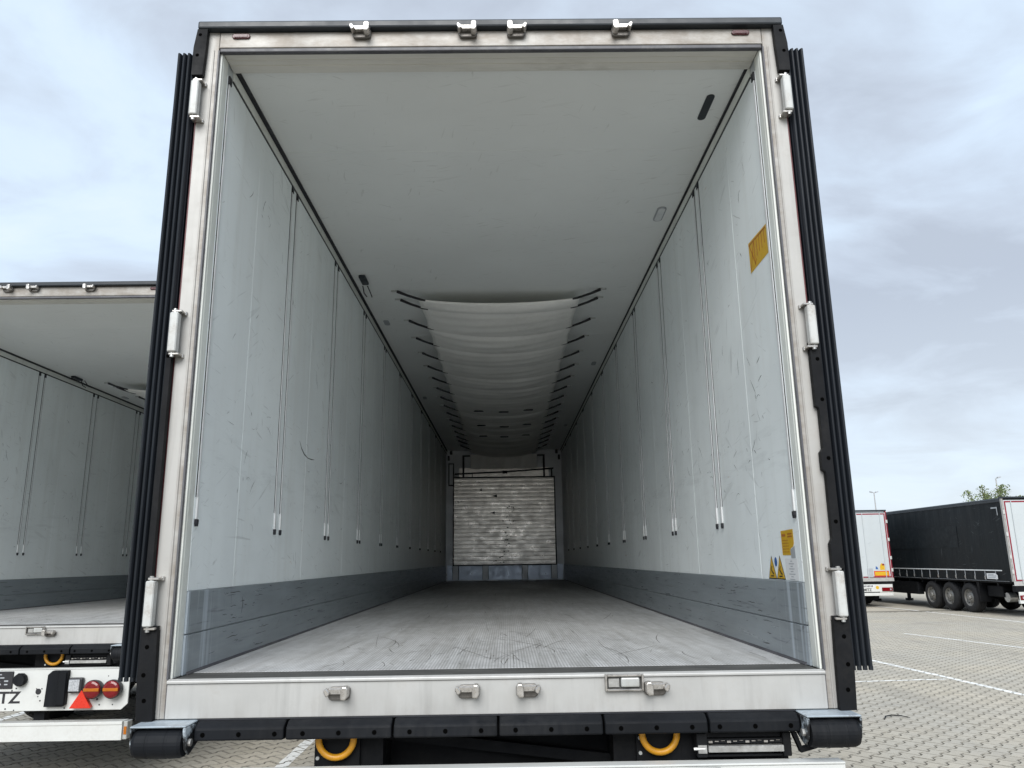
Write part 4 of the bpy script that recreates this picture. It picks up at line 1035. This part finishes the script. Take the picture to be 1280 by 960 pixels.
# ------------------------------------------------------------------ ground, paving stones, lines
PITCH_U, PITCH_N, HA, HB, HC = 0.212, 0.136, 0.106, 0.083, 0.053
ANG = math.radians(45.4)
UX, UY = math.cos(ANG), math.sin(ANG)
NX, NY = UY, -UX
GAP = 0.0046
def stone_outline(inset):
    a, b, c = HA-inset, HB-inset, HC-inset
    k0, k1 = 0.036, 0.070
    return [(a, b), (k1, b), (k0, c), (-k0, c), (-k1, b), (-a, b), (-a, -b), (-k1, -b), (-k0, -c), (k0, -c), (k1, -b), (a, -b)]
TOP, BOT = stone_outline(GAP+0.007), stone_outline(GAP)
def stone_mesh_data():
    vs = [(u, n, 0.0) for u, n in TOP] + [(u, n, -0.0045) for u, n in BOT] + [(u, n, -0.020) for u, n in BOT]
    k = len(TOP)
    # turn (u,n) into world axes
    vs = [(u*UX+n*NX, u*UY+n*NY, z) for u, n, z in vs]
    # n axis is right-handed flipped, so list the rings clockwise
    fs = [tuple(range(k))] + [(k+i, k+(i+1) % k, (i+1) % k, i) for i in range(k)] + [(2*k+i, 2*k+(i+1) % k, k+(i+1) % k, k+i) for i in range(k)]
    return vs, fs
SV, SF = stone_mesh_data()
def fix_winding():
    global SF
    a, b, c = [Vector(SV[i]) for i in SF[0][:3]]
    nrm = sum(((Vector(SV[SF[0][i]])).cross(Vector(SV[SF[0][(i+1) % 12]])) for i in range(12)), Vector((0,0,0)))
    if nrm.z < 0: SF = [f[::-1] for f in SF]
fix_winding()
EDGE = [0] + [1]*(len(SF)-1)

lines = [((6.58, 11.50), (6.92, 4.5), 0.11), ((10.25, 17.48), (11.10, 13.0), 0.12), ((5.0, 8.66), (6.56, 8.98), 0.07),
         ((15.5, 31.47), (16.2, 21.5), 0.12), ((-1.86, 2.2), (-1.90, 14.5), 0.105), ((-5.62, 5.6), (-5.50, 16.0), 0.11)]

def clip_poly(poly, quad_):
    out = poly
    n = len(quad_)
    for i in range(n):
        ax, ay = quad_[i]; bx_, by_ = quad_[(i+1) % n]
        inp, out = out, []
        if not inp: return []
        def side(p): return (bx_-ax)*(p[1]-ay)-(by_-ay)*(p[0]-ax)
        for j in range(len(inp)):
            p, q = inp[j-1], inp[j]; sp, sq = side(p), side(q)
            if sq >= 0:
                if sp < 0: t = sp/(sp-sq); out.append((p[0]+t*(q[0]-p[0]), p[1]+t*(q[1]-p[1])))
                out.append(q)
            elif sp >= 0:
                t = sp/(sp-sq); out.append((p[0]+t*(q[0]-p[0]), p[1]+t*(q[1]-p[1])))
    return out

def build_ground():
    # sheet: fine grid near, coarse to the horizon; sits 12 mm under the stone tops where stones lie
    xs = [-3000, -400, -60, -18] + [-14+1.0*i for i in range(0, 36)] + [30, 60, 400, 3000]
    ys = [-3000, -400, -60, -8] + [-3+1.0*i for i in range(0, 38)] + [45, 80, 400, 3000]
    def paved(x, y): return -14 <= x <= 21 and -3 <= y <= 27
    vs = [(x, y, gz(x, y) - 0.012) for y in ys for x in xs]
    nx_ = len(xs)
    fs = [(j*nx_+i, j*nx_+i+1, (j+1)*nx_+i+1, (j+1)*nx_+i) for j in range(len(ys)-1) for i in range(nx_-1)]
    me = bpy.data.meshes.new('ground'); me.from_pydata(vs, [], fs); me.materials.append(M['ground'])
    at = me.attributes.new('bed', 'FLOAT', 'POINT')
    at.data.foreach_set('value', [1.0 if paved(v[0], v[1]) else 0.0 for v in vs])
    g = bpy.data.objects.new('ground', me); COL.objects.link(g); g['kind'] = 'structure'; g['label'] = 'pale concrete block paving of the lorry park'
    # stones
    rnd = random.Random(11)
    cand = []
    R_ = 260
    for i in range(-R_, R_):
        for j in range(-R_, R_):
            u = i*PITCH_U + (PITCH_U/2 if j % 2 else 0); n = j*PITCH_N
            x = u*UX+n*NX; y = u*UY+n*NY
            if not (-13.9 < x < 20.9 and -2.9 < y < 26.9): continue
            # stones the photograph cannot show: deep under the two open trailers
            if (abs(x) < 1.25 and y > 7.5) or (-5.4 < x < -2.9 and y > 10): continue
            cand.append((x, y))
    cam = Vector((0.0416, -3.0613))
    def seen(x, y):     # right-hand yard, the gap beside the left bumper, the strip under the left trailer
        ax, d = x-0.04, y+3.06
        if d < 5: return False
        k = ax/d
        if 0.43 < k < 0.645 and d > 6.4: return True
        if -0.42 < k < -0.22 and 6.85 < d < 8.2: return True
        return -0.66 < k < -0.48 and 6.95 < d < 8.3
    vis = sorted((c for c in cand if seen(*c)), key=lambda c: (c[0]-cam.x)**2+(c[1]-cam.y)**2)
    solo = set(vis[:300])
    me1 = bpy.data.meshes.new('paving_stone'); me1.from_pydata(SV, [], SF); me1.materials.append(M['paver']); me1.materials.append(M['paver_edge']); me1.polygons.foreach_set('material_index', EDGE)
    BV, BF = [], []
    lq = []
    for (a, b, w_) in lines:
        d = Vector((b[0]-a[0], b[1]-a[1])); d.normalize(); n = Vector((-d.y, d.x))*w_/2
        lq.append([(a[0]-n.x, a[1]-n.y), (b[0]-n.x, b[1]-n.y), (b[0]+n.x, b[1]+n.y), (a[0]+n.x, a[1]+n.y)])
        q = lq[-1]; ar = sum(q[i][0]*q[(i+1) % 4][1]-q[(i+1) % 4][0]*q[i][1] for i in range(4))
        if ar < 0: lq[-1] = q[::-1]
    LM = [MB() for _ in lines]
    topw = [(u*UX+n*NX, u*UY+n*NY) for u, n in stone_outline(GAP+0.002)]
    if sum(topw[i][0]*topw[(i+1) % 12][1]-topw[(i+1) % 12][0]*topw[i][1] for i in range(12)) < 0: topw = topw[::-1]
    for x, y in cand:
        s_ = (x + 0.6*y - 3)/25; slope = 0 < s_ < 1
        tx = (-0.478/25 if slope else 0) + rnd.gauss(0, 0.004); ty = (-0.478*0.6/25 if slope else 0) + rnd.gauss(0, 0.004)
        h = gz(x, y) + 0.003 + rnd.gauss(0, 0.0011)
        if (x, y) in solo:
            o = bpy.data.objects.new('paving_stone', me1); COL.objects.link(o); o.parent = g
            o.location = (x, y, h); o.rotation_euler = (math.atan(ty), -math.atan(tx), 0)
        else:
            k = len(BV)
            BV.extend((x+a, y+b, h+c+a*tx+b*ty) for a, b, c in SV)
            BF.extend(tuple(i+k for i in f) for f in SF)
        for li, q in enumerate(lq):
            xs_ = [p[0] for p in q]; ys_ = [p[1] for p in q]
            if min(xs_)-0.2 < x < max(xs_)+0.2 and min(ys_)-0.2 < y < max(ys_)+0.2:
                pl = clip_poly([(x+a, y+b) for a, b in topw], q)
                if len(pl) >= 3: LM[li].add([(a, b, h+(a-x)*tx+(b-y)*ty+0.0018) for a, b in pl], [tuple(range(len(pl)))])
    me2 = bpy.data.meshes.new('paving_field'); me2.from_pydata(BV, [], BF); me2.materials.append(M['paver']); me2.materials.append(M['paver_edge']); me2.polygons.foreach_set('material_index', EDGE*(len(BF)//len(SF)))
    f = bpy.data.objects.new('paving_field', me2); COL.objects.link(f); f.parent = g; f['kind'] = 'stuff'
    for li, mb in enumerate(LM):
        a, b, w_ = lines[li]
        # beyond the modelled stones the line is one strip on the sheet
        pts = []; nseg = 12
        d = Vector((b[0]-a[0], b[1]-a[1])); n = Vector((-d.y, d.x)).normalized()*w_/2
        for k in range(nseg):
            p0 = Vector(a)+d*(k/nseg); p1 = Vector(a)+d*((k+1)/nseg)
            if min(p0.y, p1.y) >= 26.9:
                vs_ = [(p.x+e*n.x, p.y+e*n.y, gz(p.x, p.y)+0.004) for p, e in ((p0, -1), (p1, -1), (p1, 1), (p0, 1))]
                mb.add(vs_, [(0, 1, 2, 3)])
        if not mb.v: continue
        o = mb.build('bay_line', 'line', None); o['kind'] = 'structure'
        if Vector((0,0,1)).dot(o.data.polygons[0].normal) < 0: o.data.flip_normals()
        o.parent = g
build_ground()

# ------------------------------------------------------------------ far things: tree and lamp posts
def make_tree(loc):
    R = empty('birch_tree', loc, 'loose green tree whose feathery top shows above the black curtain trailer', 'tree')
    rnd = random.Random(4)
    t = MB(); limbs = []
    t.tube([(0,0,0), (0.05,0,1.5), (-0.05,0.05,3.2), (0.1,0,4.8)], [0.13, 0.11, 0.085, 0.05], 8)
    for k, (bx_, bz, ex, ez) in enumerate(((0, 2.6, -2.6, 5.75), (0, 3.2, -0.75, 7.15), (0.05, 3.6, 1.25, 7.3), (0.05, 3.0, 2.2, 6.4), (0, 2.4, -3.3, 5.7), (0.02, 4.2, -0.2, 6.7), (0.0, 3.0, 1.75, 7.0), (0.0, 2.5, 0.5, 6.6), (0.0, 2.9, -1.2, 6.9), (0.0, 2.8, 0.9, 7.1))):
        dy = rnd.uniform(-0.9, 0.9)
        pts = [(bx_+(ex-bx_)*u, dy*u, bz+(ez-bz)*(u**0.8)) for u in (0, .25, .5, .75, 1)]
        t.tube(pts, [0.05, 0.04, 0.03, 0.02, 0.008], 6); limbs.append(pts)
    t.build('trunk', 'bark', R)
    c = MB()
    for pts in limbs:
        for k in range(480):
            u = rnd.random()**0.55
            i = min(3, int(u*4)); f = u*4-i
            p = Vector(pts[i]).lerp(Vector(pts[i+1]), f)
            sp = 0.10+0.38*(1-u)
            twig = int(rnd.random()*14)
            ang = twig*2.4+len(pts[0]); L_ = rnd.random()
            p += Vector((math.cos(ang)*sp*2.1*L_+0.45*L_*(1 if twig % 2 else -0.8), math.sin(ang)*sp*1.8*L_, -0.35*L_*L_+0.18*math.sin(twig*1.7)*L_)) + Vector((rnd.gauss(0, .04), rnd.gauss(0, .04), rnd.gauss(0, .04)))
            d = Vector((rnd.gauss(0, 1), rnd.gauss(0, 1), rnd.gauss(-0.6, .5))).normalized(); e = d.orthogonal().normalized(); e.rotate(Matrix.Rotation(rnd.uniform(0, 6.28), 3, d))
            L1 = rnd.uniform(0.08, 0.16); w_ = L1*0.42
            c.add([p, p+d*L1*0.5+e*w_, p+d*L1, p+d*L1*0.5-e*w_], [(0, 1, 2, 3)])
    c.build('crown', 'leaf', R)
make_tree((37.1, 56.0, GF))
def lamp_post(loc, h, label, double):
    R = empty('lamp_post', loc, label, 'lamp post', 'lamp posts beyond the trailers')
    MB().cyl((0,0,0), (0,0,h), 0.11, 10, r1=0.06).build('pole', 'galv', R)
    MB().cyl((0,0,0), (0,0,0.5), 0.16, 10).build('pole_base', 'galv', R)
    for s in ((-1, 1) if double else (1,)):
        MB().tube([(0, 0, h-0.05), (s*0.12, 0, h+0.05), (s*0.22, 0, h+0.07)], 0.04, 6).build('arm', 'galv', R)
        MB().prism([(s*0.18, h+0.0), (s*0.55, h+0.10), (s*0.52, h+0.24), (s*0.18, h+0.16)], 'y', -0.14, 0.14).build('lamp_head', 'print_grey', R, bevel=0.02)
sc_ = MB().tube([(4.12, 5.80, 0), (4.18, 5.90, 0.012), (4.27, 5.95, 0.016), (4.36, 5.93, 0.014), (4.42, 5.84, 0.004)], [0.005, 0.009, 0.010, 0.009, 0.004], 8)
sc_.v = [(x, y, q_*0.6+gz(x, y)+0.012) for x, y, q_ in sc_.v]
o_ = sc_.build('rubber_scrap', 'rubber'); o_['label'] = 'thin curved scrap of dark rubber lying on the paving at the right'; o_['category'] = 'rubber scrap'
lamp_post((48.04, 96.9, GF), 9.95, 'thin lamp post with twin heads rising above the closed white box trailer', True)
lamp_post((54.65, 81.9, GF), 10.2, 'thin lamp post rising behind the tree top, above the black trailer', False)
